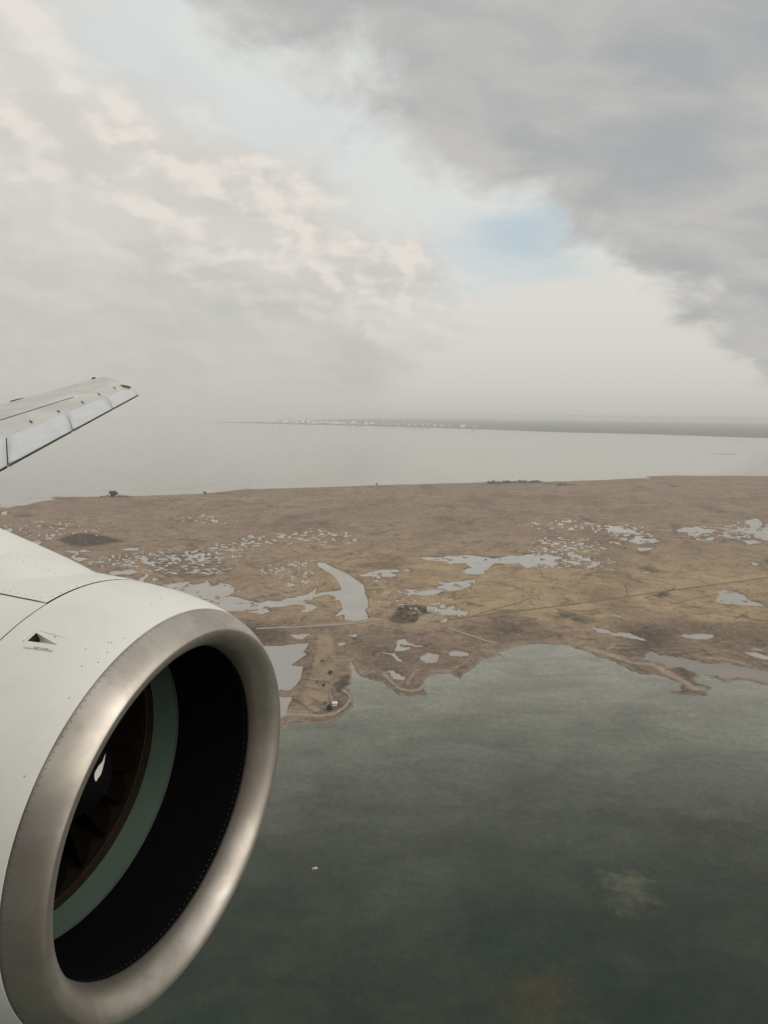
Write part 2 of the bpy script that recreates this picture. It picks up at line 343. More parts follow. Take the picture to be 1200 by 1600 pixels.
# vegetation, sand and creek tints (real differences of the ground cover)
rag = 6 * (fbm(PX / 22, PY / 8, 61, 4) - 0.5)
n1 = fbm(WX / 420, WY / 520, 71, 5); n2 = fbm(WX / 90, WY / 130, 81, 5)
gold = np.clip(1.2 - np.abs(PY - (925 + 0.02 * (PX - 800))) / 75, 0, 1) * np.clip((PX - 380) / 160, 0.25, 1)
gold = np.clip(gold * (0.45 + 1.1 * n1), 0, 1)
near_shore = np.clip((PY - (965 + 12 * (n1 - .5))) / 22, 0, 1)
gold *= 1 - 0.75 * near_shore
pen = np.clip(px_sd(PX + rag, PY + rag * .5, [(498, 992), (518, 992), (527, 1035), (519, 1062), (512, 1108), (476, 1110), (474, 1085), (488, 1045)]) / 5 + .3, 0, 1)
gold = np.maximum(gold, pen * 1.25)
dark = np.clip((n2 - 0.52) * 3.2, 0, 1) * 0.45 + 0.55 * near_shore * np.clip(n2 * 2.4 - .5, 0, 1)
for poly, k in [(A5((218,310),(265,295),(300,285),(345,282),(385,290),(430,300),(488,315),(430,325),(330,338),(280,335)), 1.0), (A5((40,210),(90,205),(150,215),(110,225),(60,222)), .6),
      (A5((140,255),(220,250),(300,262),(180,268)), .5), (A6((500,450),(540,395),(600,375),(700,390),(720,410),(650,430),(625,465),(560,470)), .85), (A7((580,385),(640,375),(710,405),(650,412)), .7), (A7((665,515),(700,495),(745,515),(700,528)), .8),
      (A7((210,575),(280,590),(420,640),(340,650),(230,610)), .6), (A7((600,610),(800,640),(1200,640),(1200,760),(900,760),(700,700)), .4), (A6((240,760),(270,720),(330,700),(320,800),(260,790)), .9), (A5((560,380),(760,340),(860,380),(900,440),(760,470),(600,440)), .45),
      (A6((860,480),(1100,430),(1200,440),(1200,560),(1000,560)), .45), (A6((700,560),(800,560),(900,640),(840,720),(690,700),(600,640)), .35), (A7((740,175),(800,178),(790,235),(760,225)), .5), (A7((300,130),(400,165),(380,180),(330,160)), .5), (A7((1180,340),(1220,345),(1220,375),(1185,370)), .7)]:
    s = local(poly, 20); dark[s] = np.maximum(dark[s], k * np.clip(px_sd(PX[s] + rag[s], PY[s] + .5 * rag[s], poly) / 4 + .5, 0, 1))
creeks = [(A7((-360, 637), (0, 592), (280, 556), (540, 520), (760, 488), (960, 462), (1200, 430), (1600, 380)), 1.1, .75), (A6((880,437),(990,400),(1100,372),(1160,348)), .9, .8), (A6((880,440),(1050,405),(1200,398)), .8, .6), (A7((545,415),(560,440),(530,470),(545,515)), 1.0, .8),
      (A7((400,640),(330,628),(290,610)), 1.0, .8), (A7((560,580),(620,600),(680,625)), .9, .6), (A7((1040,630),(1080,605),(1120,628),(1200,635)), .9, .8), (A7((80,545),(100,558)), 1, .8), (A6((560,200),(700,165),(820,120),(880,90)), .7, .4), (A7((740,555),(850,530),(960,510)), .9, .6),
      (A5((380,190),(520,205),(640,240)), .8, .5), (A5((960,410),(1040,405),(1130,380)), .8, .6), (A6((290,245),(340,215),(385,285)), 1.6, .5), (A7((560,500),(500,440),(480,400),(500,380)), .7, .5), (A7((420,640),(560,650),(700,640),(900,655)), .7, .3), (A6((30,100),(60,130),(90,135)), .8, .5), (A6((360,70),(385,110),(370,170)), .8, .35)]
for pts, wd, k in creeks:
    s = local(pts, 6); dark[s] = np.maximum(dark[s], k * np.clip(1.35 - line_d(PX[s] + .35 * rag[s], PY[s] + .12 * rag[s], pts) / wd, 0, 1))
edge_dark = np.clip(1 - np.abs(-water_sd - 1.5) / 2.2, 0, 1) * 0.55 * (dens < .9)
dark = np.maximum(dark, edge_dark * np.clip(fin2 * 2 - .35, 0, 1))
sand = pen * .18
for pts, wd, k in [(A6((0, 905), (40, 890), (110, 895), (180, 900), (250, 888), (300, 855), (325, 820), (318, 795), (290, 780)), 2.3, 1.0), (A6((25,875),(90,880),(170,875)), .9, .8), (A6((130,862),(170,868)), 2.4, 1.0), (A6((235,830),(228,790),(235,745),(255,730)), 1.8, .55),
      (A6((480,700),(510,735),(550,770),(600,785),(650,775),(665,755)), 2.2, .9), (A6((590,750),(620,700),(640,685)), 2.4, .6), (A6((700,690),(780,690),(850,660),(880,630)), 2.5, .45), (A6((930,600),(1000,590)), 2.0, .3), (A6((345,690),(450,690),(500,720)), 6, .3), (A7((340,755),(450,790),(560,830),(650,835),(700,860)), 2.6, .8), (A7((450,770),(480,745)), 2.6, .9), (A7((700,860),(780,905),(850,950),(900,960)), 5, .75),
      (A7((655,830),(665,805)), 2.6, 1.0), (A7((860,800),(1000,815),(1120,840)), 2.5, .5), (A7((1000,770),(1100,800)), 2, .4), (A7((0, 745), (150, 725), (330, 745)), 4, .22), (A7((1000,890),(1100,880),(1200,900)), 5, .35)]:
    s = local(pts, 20); sand[s] = np.maximum(sand[s], k * np.clip(1.25 - line_d(PX[s] + .35 * rag[s], PY[s] + .2 * rag[s], pts) / wd, 0, 1))
sand = np.maximum(sand, np.clip(px_sd(PX, PY, A6((630,465),(650,432),(715,415),(690,455),(678,467))) + .5, 0, 1) * .9)
sand = np.maximum(sand, 0.25 * np.clip(1 - np.abs(csd - 1.5) / 2.5, 0, 1) * (PY > 900))
sand *= np.clip(0.05 + 1.7 * fbm(PX / 7, PY / 2.5, 111, 3), 0, 1)
dark *= 1 - 0.85 * np.clip(sand, 0, 1)
dark = np.maximum(dark, np.clip(fbm(PX / 18, PY / 9, 121, 3) * 2.2 - .55, 0, 1) * np.clip(1.2 - np.abs(csd - .2) / 1.1, 0, 1) * (PY > 900))
ny, nx = PX.shape
# leave out the faces that lie well out at sea
keepv = csd > -9
idx = np.arange(ny * nx).reshape(ny, nx)
q = np.stack([idx[:-1, :-1], idx[1:, :-1], idx[1:, 1:], idx[:-1, 1:]], -1).reshape(-1, 4)
q = q[keepv.ravel()[q].any(1)]
used = np.unique(q); remap = np.zeros(ny * nx, np.int64); remap[used] = np.arange(len(used)); q = remap[q]
verts = np.stack([WX, WY, np.where(csd < -8, -1.5, Z)], -1).reshape(-1, 3)[used]
def fast_mesh(name, v, quads):
    me = bpy.data.meshes.new(name); me.vertices.add(len(v)); me.vertices.foreach_set('co', v.astype(np.float32).ravel())
    me.loops.add(len(quads) * 4); me.loops.foreach_set('vertex_index', quads.astype(np.int32).ravel())
    me.polygons.add(len(quads)); me.polygons.foreach_set('loop_start', np.arange(0, len(quads) * 4, 4, dtype=np.int32))
    me.update(calc_edges=True); me.validate(); return me
me = fast_mesh('island', verts, q)
ca = me.color_attributes.new('cover', 'FLOAT_COLOR', 'POINT')
ca.data.foreach_set('color', np.stack([dark, sand, gold, np.ones_like(dark)], -1).reshape(-1, 4)[used].astype(np.float32).ravel())
me.polygons.foreach_set('use_smooth', np.ones(len(me.polygons), bool))
mt_land, n, b = mat('marsh_ground')
pos = n.n('ShaderNodeNewGeometry').outputs['Position']
at = n.n('ShaderNodeAttribute', attribute_name='cover'); sp = n.n('ShaderNodeSeparateColor'); n.put(sp.inputs[0], at.outputs[0])
l1 = n.noise(n.vm('MULTIPLY', pos, (1, .7, 1)), 0.004, 5, 0.6, 0.5); l2 = n.noise(pos, 0.02, 6, 0.65, 0.5); l3 = n.noise(pos, 0.11, 5, 0.7)
base = n.mix(n.sstep(l1, .35, .65), (0.275, 0.197, 0.146), (0.36, 0.268, 0.192))
base = n.mix(sp.outputs[2], base, (0.47, 0.345, 0.195))
base = n.mix(n.sstep(l2, .3, .72, 0.0, 0.55), base, (0.16, 0.118, 0.088))
base = n.mix(n.sstep(l3, .35, .72, 0.0, 0.75), base, (0.45, 0.335, 0.235))
base = n.mix(n.sstep(n.noise(pos, 0.045, 5, 0.7, 1.0), .58, .72, 0.0, 0.55), base, (0.09, 0.07, 0.055))
rid = n.m('ABSOLUTE', n.m('SUBTRACT', n.noise(n.vm('MULTIPLY', pos, (.6, 1, 1)), 0.007, 4, .55, .8), .5))
base = n.mix(n.m('MULTIPLY', n.sstep(rid, .0, .016, 0.65, 0.0), n.sstep(l1, .42, .6)), base, (0.085, 0.066, 0.052))
rid = n.m('ABSOLUTE', n.m('SUBTRACT', n.noise(n.vm('MULTIPLY', pos, (1, .7, 1)), 0.017, 4, .6, .8), .5))
base = n.mix(n.m('MULTIPLY', n.sstep(rid, .0, .03, 0.6, 0.0), n.sstep(l2, .42, .6)), base, (0.10, 0.078, 0.06))
base = n.mix(n.m('MULTIPLY', sp.outputs[0], n.sstep(l3, .2, .7, 1.0, 0.7)), base, (0.055, 0.046, 0.040))
base = n.mix(n.m('MULTIPLY', sp.outputs[1], n.sstep(l3, .3, .8, 1.0, 0.75)), base, (0.40, 0.35, 0.275))
tus = n.m('ADD', n.m('MULTIPLY', n.noise(pos, .3, 4, .7), .5), n.m('MULTIPLY', n.noise(n.vm('MULTIPLY', pos, (.5, 1, 1)), .07, 5, .7, .6), .5))
base = n.vm('SCALE', base, scale=n.sstep(tus, .32, .68, .82, 1.2))
n.put(b.inputs['Base Color'], base); b.inputs['Roughness'].default_value = 0.95; b.inputs['Specular IOR Level'].default_value = 0.1
bp = n.n('ShaderNodeBump'); bp.inputs['Strength'].default_value = 0.5; bp.inputs['Distance'].default_value = 1.2
n.put(bp.inputs['Height'], n.noise(pos, 0.25, 4, 0.7)); n.put(b.inputs['Normal'], bp.outputs[0])
me.materials.append(mt_land)
isl = bpy.data.objects.new('island', me); col.objects.link(isl); tag(isl, 'low brown marshy island between two stretches of grey sea', 'island', kind='structure')

# ponds: level sheets of silty, partly frozen water lying in the hollows
mt_pond, n, b = mat('pond_water')
pos = n.n('ShaderNodeNewGeometry').outputs['Position']
n.put(b.inputs['Base Color'], n.mix(n.noise(pos, 0.02, 4, 0.6), (0.34, 0.315, 0.275), (0.51, 0.485, 0.44)))
b.inputs['IOR'].default_value = 1.333; b.inputs['Roughness'].default_value = 0.12
ST = 3
mt_mud = simple('mud_water', (.26, .225, .19), .2, var=.25, scale=.02)
mt_shal = simple('shallow_water', (.36, .335, .305), .1, var=.12, scale=.02)
def sheet(name, maskfull, z, mt_pond=mt_pond):
    sub = maskfull[::ST, ::ST]; iy, ix = np.nonzero(sub[:-1, :-1] | sub[1:, :-1] | sub[:-1, 1:] | sub[1:, 1:])
    cy = np.minimum(np.arange(0, ny, ST), ny - 1); cx = np.minimum(np.arange(0, nx, ST), nx - 1)
    w_ = len(cx); qd = np.stack([iy * w_ + ix, (iy + 1) * w_ + ix, (iy + 1) * w_ + ix + 1, iy * w_ + ix + 1], -1)
    u = np.unique(qd); rm = np.zeros(len(cx) * len(cy), np.int64); rm[u] = np.arange(len(u))
    vx = WX[np.ix_(cy, cx)].ravel()[u]; vy = WY[np.ix_(cy, cx)].ravel()[u]
    ctr = np.array([vx.mean(), vy.mean(), z])
    me = fast_mesh(name, np.stack([vx - ctr[0], vy - ctr[1], vx * 0], -1), rm[qd]); me.materials.append(mt_pond)
    o = bpy.data.objects.new(name, me); col.objects.link(o); o.location = ctr; return o
for i, (s, qd, lab) in enumerate(named_sd):
    mk = np.zeros(PX.shape, bool); mk[s] = qd > -3
    mk &= csd > 5
    tag(sheet('pond', mk, 0.20 + 0.004 * i, mt_mud if 'muddy' in lab else mt_shal if 'shallow' in lab else mt_pond), lab, 'pond', 'ponds on the marsh', 'structure')
mk = (water_sd > -2.5) & (csd > 5)
tag(sheet('marsh_water', mk, 0.15), 'hundreds of tiny bright pools scattered over the brown marsh', 'water', kind='stuff')

# tracks
mt_track = simple('track_sand', (0.40, 0.35, 0.27), 0.9, var=.25, scale=.05)
def track(name, pts, wid, label):
    w3 = np.array([ground(x, y) for x, y in pts]); out = []
    t = np.linspace(0, len(pts) - 1, (len(pts) - 1) * 6 + 1)
    w3 = np.stack([np.interp(t, np.arange(len(pts)), w3[:, k]) for k in range(3)], -1)
    for i in range(len(w3)):
        d = w3[min(i + 1, len(w3) - 1)] - w3[max(i - 1, 0)]; d = d / np.linalg.norm(d); nrm = np.array([-d[1], d[0], 0])
        wv = wid * (0.85 + 0.3 * random.random())
        for s in (-.5, .5): out.append(w3[i] + nrm * s * wv + np.array([0, 0, 1.62]))
    o = mesh_obj(name, out, grid_faces(len(w3), 2), mt_track, smooth=False)
    return tag(o, label, 'track', kind='structure')
random.seed(4)
track('farm_track', A6((-120, 492), (0, 486), (90, 483), (180, 477), (290, 470), (380, 462), (430, 448)), 6.0, 'pale dirt track running past the foot of the curved lagoon')
track('shore_path', A6((780, 485), (830, 505), (900, 528), (960, 550), (1010, 562)), 4.5, 'pale path slanting down to the small jetty on the shore')

# ------------------------------------------------------------------ far shore and city
mt_far, n, b = mat('far_land_haze_tint')
pos = n.n('ShaderNodeNewGeometry').outputs['Position']
n.put(b.inputs['Base Color'], n.mix(n.sstep(n.noise(pos, 0.0016, 5, .65), .35, .65), (0.04, 0.056, 0.07), (0.11, 0.125, 0.135)))  # blue of the haze put into the land's base colour
b.inputs['Roughness'].default_value = 1.0; b.inputs['Specular IOR Level'].default_value = 0.0
fx = np.arange(330, 1500, 4.0)
shore_y = np.interp(fx, [330, 360, 440, 540, 620, 760, 880, 1000, 1200, 1500], [660.2, 660.6, 662.5, 664.6, 666.5, 671, 675.5, 678, 684.5, 693])
rows = []
for x, y in zip(fx, shore_y):
    hy = 645 + 0.0125 * (x - 600)
    w_ = np.clip((x - 330) / 260, 0.06, 1)
    prof = []
    for t, hgt in ((0, -0.5), (0.02, 6), (0.10, 16), (0.35, 22), (0.7, 30), (1.0, 34)):
        d0 = y - hy; d1 = d0 - (d0 - 9.5) * 0.97 * w_
        g = ground(x, hy + d0 + (d1 - d0) * t)
        hn = fbm(np.array(x / 4.0 + t * 9), np.array(t * 31.0), 91, 3)
        prof.append((g[0], g[1], hgt * w_ * (0.55 + 0.9 * float(hn)) if t else -0.5))
    rows.append(prof)
rows = np.array(rows)
tag(mesh_obj('far_shore', rows.reshape(-1, 3), grid_faces(rows.shape[0], rows.shape[1]), mt_far, smooth=False), 'low blue grey mainland shore on the horizon', 'shore', kind='structure')
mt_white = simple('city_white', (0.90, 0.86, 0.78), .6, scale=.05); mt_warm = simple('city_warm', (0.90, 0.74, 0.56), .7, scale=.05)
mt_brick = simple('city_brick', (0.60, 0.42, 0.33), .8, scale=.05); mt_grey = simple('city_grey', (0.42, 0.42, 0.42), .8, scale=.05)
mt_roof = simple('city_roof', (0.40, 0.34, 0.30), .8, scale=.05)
def boxes(bl):
    v = []; f = []
    for (x0, x1, y0, y1, z0, z1) in bl:
        k = len(v); v += [(x0, y0, z0), (x1, y0, z0), (x1, y1, z0), (x0, y1, z0), (x0, y0, z1), (x1, y0, z1), (x1, y1, z1), (x0, y1, z1)]
        f += [(k, k + 3, k + 2, k + 1), (k + 4, k + 5, k + 6, k + 7), (k, k + 1, k + 5, k + 4), (k + 1, k + 2, k + 6, k + 5), (k + 2, k + 3, k + 7, k + 6), (k + 3, k, k + 4, k + 7)]
    return v, f
def building(px, py, wpx, hpx, mt, label, group=None, name='building', stepped=True):
    g = ground(px, py); k = np.linalg.norm(g - CAM) / FPX
    wd, h = wpx * k, hpx * k * 1.35; dp = max(14, min(wd, 30)); brot = math.radians(random.uniform(25, 50))
    root = empty(name, (g[0], g[1], 4.0)); o_ = np.array([g[0], g[1], 4.0])
    def part(nm, bl, m_):
        v, f = boxes(bl); v = np.array(v); cs_, sn_ = math.cos(brot), math.sin(brot); v[:, :2] = np.stack([v[:, 0] * cs_ - v[:, 1] * sn_, v[:, 0] * sn_ + v[:, 1] * cs_], -1)
        mesh_obj(nm, v + o_, f, m_, root, smooth=False)
    bl = [(-wd / 2, wd / 2, -dp / 2, dp / 2, 0, h)]
    part('wall', bl, mt)
    rf = [(-wd / 2 - .5, wd / 2 + .5, -dp / 2 - .5, dp / 2 + .5, h, h + 1.2)]
    if stepped: rf.append((-wd * .2, wd * .12, -dp * .3, dp * .3, h + 1.2, h + 1.2 + .18 * h))
    part('roof', rf, mt_roof)
    return tag(root, label, 'building', group)
random.seed(11)
# bright blocks one can pick out
def fy(px): return float(np.interp(px, fx, shore_y)) - 1.0
building(453.5, fy(453), 2.2, 6.5, mt_warm, 'tallest sunlit orange block in the bright part of the far city', 'far city buildings')
building(473, fy(473) - .6, 4.5, 4.6, mt_white, 'white topped block just left of the brightest far city blocks', 'far city buildings')
building(482, fy(482), 5.0, 4.5, mt_white, 'brightest white block in the middle of the far city', 'far city buildings')
building(487.5, fy(487), 3.5, 3.2, mt_warm, 'low orange block right against the brightest white city block', 'far city buildings')
building(437, fy(437), 3.0, 4.0, mt_brick, 'tall brick block left of the tallest orange city block', 'far city buildings')
building(572, fy(572), 4.0, 3.8, mt_white, 'white hall with a stepped roof left of the tall slim tower', 'far city buildings')
building(679, fy(679), 3.0, 3.2, mt_white, 'small white block alone on the shore far right of the slim tower', 'far city buildings')
building(546, fy(546), 3.6, 3.2, mt_brick, 'reddish block at the dark end of the bright city front', 'far city buildings')
building(609, fy(609), 4.5, 2.2, mt_grey, 'low grey block just right of the slim tower', 'far city buildings')
lowx = [362, 366, 370, 374.5, 379, 384, 389, 393, 397.5, 402, 408, 414, 420, 426, 431, 443, 447, 460, 465, 492, 497, 502, 507, 512, 517, 522, 527, 532, 538, 552, 558, 563, 580, 587, 603, 616, 622, 630, 638, 648, 660, 668, 690, 704, 722, 741]
for x in lowx:
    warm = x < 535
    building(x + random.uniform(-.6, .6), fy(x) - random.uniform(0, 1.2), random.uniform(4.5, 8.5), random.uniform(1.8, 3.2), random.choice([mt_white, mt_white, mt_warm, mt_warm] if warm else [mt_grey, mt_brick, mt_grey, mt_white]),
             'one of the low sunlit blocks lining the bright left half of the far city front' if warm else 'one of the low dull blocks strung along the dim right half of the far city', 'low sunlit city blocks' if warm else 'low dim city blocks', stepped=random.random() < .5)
# slim twisted tower
g = ground(597, fy(597)); hh = 200.0; tw = empty('tower', (g[0], g[1], 4.0)); mt_tower = simple('tower_white', (0.75, 0.76, 0.78), .5, scale=.02)
for k in range(9):
    v = []; f = []
    for e in range(2):
        for j in range(5):
            a_ = math.radians(72 * j + 10 * (k + e * .9)); v.append((g[0] + 17 * math.cos(a_), g[1] + 17 * math.sin(a_), 4 + hh / 9 * (k + e * .93)))
    f = [(j, (j + 1) % 5, 5 + (j + 1) % 5, 5 + j) for j in range(5)] + [(4, 3, 2, 1, 0), (5, 6, 7, 8, 9)]
    mesh_obj('tower_segment', v, f, mt_tower, tw, smooth=False)
tag(tw, 'tall slim pale tower rising above the far city', 'tower')
# low sandbank in the sound
v = []
for i in range(21):
    t = i / 20; wdt = 0.35 * math.sin(math.pi * min(1, t * 1.02)) + .05
    for s in (-1, 0, 1):
        gg = ground(1110 + 42 * t, 708.6 + 1.8 * t + s * wdt); v.append((gg[0], gg[1], 1.2 if s == 0 else -.2))
tag(mesh_obj('sandbank', v, grid_faces(21, 3), mt_far), 'thin dark sandbank lying in the pale sound', 'sandbank', kind='structure')

# ------------------------------------------------------------------ trees, bushes, farm, boat
mt_bark = simple('bark', (0.07, 0.055, 0.045), .9, var=.3, scale=1.0)
mt_twig = simple('twigs', (0.055, 0.050, 0.045), .95, var=.4, scale=.3)
mt_scrub = simple('scrub', (0.11, 0.09, 0.068), .95, var=.4, scale=.3)
mt_ever = simple('evergreen', (0.028, 0.045, 0.035), .9, var=.4, scale=.3)
ORD = 'first second third fourth fifth sixth seventh eighth ninth tenth eleventh twelfth thirteenth fourteenth'.split()
def tree(name, px, py, hpx, wpx, label, cat, seed, group=None, twig=mt_twig, trunk=.3, nleaf=260, z=1.4):
    rd = random.Random(seed); g = ground(px, py, z); k = np.linalg.norm(g - CAM) / FPX
    h, wd = hpx * k, wpx * k; root = empty(name, g)
    v = []; f = []
    def limb(p, q_, r0, r1):
        p = np.array(p); q_ = np.array(q_); d = q_ - p; d /= np.linalg.norm(d) + 1e-9
        s = np.cross(d, [0.3, .9, .2]); s /= np.linalg.norm(s); t = np.cross(d, s); k0 = len(v)
        for c_, r in ((p, r0), (q_, r1)):
            for j in range(5):
                a_ = j * 2 * math.pi / 5; v.append(g + c_ + r * (math.cos(a_) * s + math.sin(a_) * t))
        f.extend((k0 + j, k0 + (j + 1) % 5, k0 + 5 + (j + 1) % 5, k0 + 5 + j) for j in range(5))
    limb((0, 0, -1), (0, 0, h * .5), h * .03, h * .02)
    ends = []
    for i in range(9):
        a_ = rd.uniform(0, 6.28); e = (wd * .42 * math.cos(a_) * rd.uniform(.4, 1), wd * .42 * math.sin(a_) * rd.uniform(.4, 1), h * rd.uniform(.5, .92))
        limb((0, 0, h * rd.uniform(.18, .45)), e, h * .014, h * .005); ends.append(e)
    mesh_obj('trunk', v, f, mt_bark, root)
    v = []; f = []
    cl = []
    while len(cl) < 16:
        q_ = np.array([rd.uniform(-1, 1) for _ in range(3)])
        if np.linalg.norm(q_) < 1: cl.append(q_ * np.array([wd * .42, wd * .42, h * .34]) + np.array([0, 0, h * (.60 if trunk > .2 else .42)]))
    for i in range(nleaf):
        c_ = rd.choice(cl) + np.array([rd.gauss(0, wd * .07), rd.gauss(0, wd * .07), rd.gauss(0, h * .08)])
        c_[2] = max(c_[2], h * .05); s = np.array([rd.gauss(0, 1) for _ in range(3)]); s /= np.linalg.norm(s); t = np.cross(s, [rd.gauss(0, 1) for _ in range(3)]); t /= np.linalg.norm(t)
        l = h * rd.uniform(.07, .15); k0 = len(v)
        v += [g + c_ - s * l, g + c_ + t * l * .5, g + c_ + s * l, g + c_ - t * l * .5]; f.append((k0, k0 + 1, k0 + 2, k0 + 3))
    mesh_obj('crown', v, f, twig, root, smooth=False)
    return tag(root, label, cat, group)
tree('tree', 176.5, 776, 11.5, 14, 'large bare rounded tree standing out on the far shore of the island', 'tree', 1, nleaf=700, trunk=.1)
for i, (x, hp, wp) in enumerate([(160, 3, 8), (166, 3.6, 9), (187, 4, 9), (194, 3.2, 10), (201, 2.4, 8)]):
    tree('shrub', x, 776.4, hp, wp, ORD[i] + ' low bare shrub from the left beside the large rounded shore tree', 'shrub', 20 + i, 'shrubs by the large tree', trunk=.1, nleaf=160)
tree('tree', 320, 772, 4.5, 7, 'small lone bare tree on the far shore right of the large tree', 'tree', 31)
tree('tree', 588.5, 758.5, 3.6, 5, 'tiny tree at the water edge above the curved lagoon', 'tree', 32)
for i in range(14):
    x = 764 + i * 6.1
    tree('tree', x, 755.6 - (x - 760) * .012, 5.0 + 1.0 * math.sin(i * 1.7), 10, ORD[i] + ' tree from the left in the dark copse on the far island shore', 'tree', 40 + i, 'trees of the far copse', trunk=.1, nleaf=200)
for i, x in enumerate((872, 877, 883, 889, 896, 903)):
    tree('shrub', x, 758.6, (3.5, 4.6, 4.2, 2.6, 2.8, 2.0)[i], 7, ORD[i] + ' shrub from the left in the short row right of the far copse', 'shrub', 60 + i, 'shrubs by the far copse', trunk=.1, nleaf=140)
tree('shrub', 1050, 760.5, 2.2, 9, 'lone dark shrub on the pale flats at the far right', 'shrub', 70, trunk=.1)
tree('shrub', 1058, 761, 1.5, 7, 'low scrub touching the lone dark shrub on the far right flats', 'shrub', 71, trunk=.1)
tree('shrub', 504, 1034, 4, 9, 'dark flat bush on the upper grassy spine of the spit', 'shrub', 72, trunk=.05, twig=mt_ever)
tree('shrub', 517, 1053, 7, 11, 'round grey bush in the middle of the spit', 'shrub', 73, trunk=.05)
tree('shrub', 505.5, 1072, 4.5, 6, 'small round bush below the grey bush on the spit', 'shrub', 74, trunk=.05, twig=mt_ever)
tree('shrub', 495.5, 1066, 3, 5, 'small dark bush on the left of the spit', 'shrub', 75, trunk=.05)
tree('tree', 515, 1109, 9, 11, 'dark evergreen clump beside the white hut at the tip of the spit', 'tree', 76, trunk=.02, twig=mt_ever, nleaf=600)
tree('shrub', 508, 1099, 3.5, 7, 'low dark bush behind the evergreen clump on the spit', 'shrub', 77, trunk=.05)
mt_plaster = simple('yellow_plaster', (0.50, 0.36, 0.17), .8, scale=1); mt_pw = simple('white_plaster', (0.78, 0.76, 0.72), .7, scale=1)
mt_thatch = simple('dark_thatch', (0.10, 0.08, 0.065), .9, var=.3, scale=1); mt_pane = simple('dark_pane', (0.03, 0.035, 0.04), .2)
def house(name, px, py, Lm, Wm, hw, rise, rot, wall, roof, label, z=1.6):
    g = ground(px, py, z); root = empty(name, g); ca_, sa = math.cos(rot), math.sin(rot)
    def T(p): return [g + np.array([x * ca_ - y * sa, x * sa + y * ca_, zz_]) for x, y, zz_ in p]
    a, b_ = Lm / 2, Wm / 2
    v = [(-a, -b_, -1), (a, -b_, -1), (a, b_, -1), (-a, b_, -1), (-a, -b_, hw), (a, -b_, hw), (a, b_, hw), (-a, b_, hw), (-a, 0, hw + rise), (a, 0, hw + rise)]
    mesh_obj('wall', T(v), [(0, 1, 5, 4), (2, 3, 7, 6), (1, 2, 6, 9, 5), (3, 0, 4, 8, 7)], wall, root, smooth=False)
    o_ = .5; s = rise / b_
    v = []
    for x in (-a - o_, a + o_):
        v += [(x, -b_ - o_, hw - o_ * s + .1), (x, 0, hw + rise + .1), (x, b_ + o_, hw - o_ * s + .1), (x, -b_ - o_, hw - o_ * s + .4), (x, 0, hw + rise + .45), (x, b_ + o_, hw - o_ * s + .4)]
    rf = mesh_obj('roof', T(v), [(3, 9, 10, 4), (4, 10, 11, 5), (0, 1, 7, 6), (1, 2, 8, 7), (0, 3, 4, 1), (1, 4, 5, 2), (6, 7, 10, 9), (7, 8, 11, 10), (0, 6, 9, 3), (2, 5, 11, 8)], roof, root, smooth=False)
    bv, bf = boxes([(-a * .4, -a * .4 + 1, -.5, .5, hw + rise - .5, hw + rise + 1.4)]); mesh_obj('chimney', T(bv), bf, mt_brick, rf, smooth=False, origin=PORG[root.name])
    for i in range(3):
        x = -a * .6 + i * a * .6; bv, bf = boxes([(x - .6, x + .6, -b_ - .06, -b_ - .003, .9, 2.1)]); mesh_obj('window', T(bv), bf, mt_pane, root, smooth=False)
    bv, bf = boxes([(a + .003, a + .06, -.6, .6, -1, 2.0)]); mesh_obj('door', T(bv), bf, mt_pane, root, smooth=False)
    return tag(root, label, 'house')
house('cottage', 643, 958, 11, 7, 3.2, 3.2, math.radians(60), mt_plaster, mt_thatch, 'yellow walled farm cottage with a dark roof among dark bushes')
house('shed', 646, 951, 12, 7, 3.0, 2.5, math.radians(15), mt_pw, mt_thatch, 'low white shed just behind the yellow farm cottage')
house('barn', 675, 954.5, 14, 8, 3.2, 2.6, math.radians(-20), mt_pw, simple('pale_roof', (.5, .49, .47), .7), 'white barn at the corner of the farm yard')
house('hut', 523, 1101, 4.5, 3.2, 2.2, 1.0, math.radians(5), mt_pw, mt_pw, 'small white hut beside the evergreen clump on the spit')
for i, (x, y, hp, wp) in enumerate([(626, 952, 4, 9), (633, 949, 4, 9), (629, 960, 4, 10), (637, 964, 4, 11), (648, 962, 3.5, 10), (655, 952, 4, 9), (663, 956, 3, 9), (623, 963, 3, 9), (645, 970, 3, 10)]):
    tree('shrub', x, y, hp, wp, 'dark bush ' + ['at the upper left corner of the farm plot', 'behind the yellow farm cottage on its left', 'directly left of the yellow farm cottage', 'below and left of the yellow farm cottage', 'just below the yellow farm cottage', 'between the white shed and the white barn', 'just left of the white barn at the farm', 'at the lower left corner of the farm plot', 'lowest of the farm plot beside the pale yard'][i], 'shrub', 90 + i, 'bushes around the farm', trunk=.05, twig=mt_scrub)
# boat
g = ground(492, 1357.5); bt = empty('boat', (g[0], g[1], 0.0)); mt_gel = simple('boat_white', (.82, .83, .82), .3, scale=3); mt_deck = simple('boat_deck', (.3, .3, .28), .6, scale=3)
Rb = lambda p: [np.array([g[0], g[1], 0]) + .72 * np.array([x * math.cos(.15) - y * math.sin(.15), x * math.sin(.15) + y * math.cos(.15), zz_]) for x, y, zz_ in p]
hv = []
for i in range(9):
    t = i / 8; x = -2.6 + 5.4 * t; wd = 1.0 * (1 - max(0, t - .45) ** 2 / .3025) ** .5 + .02; sh = .62 + .35 * t ** 2
    hv += [(x, -wd, sh), (x * .97, -wd * .75, -.1), (x * .97, 0, -.25), (x * .97, wd * .75, -.1), (x, wd, sh)]
mesh_obj('hull', Rb(hv), grid_faces(9, 5) + [(0, 1, 2, 3, 4)], mt_gel, bt)
dv = []
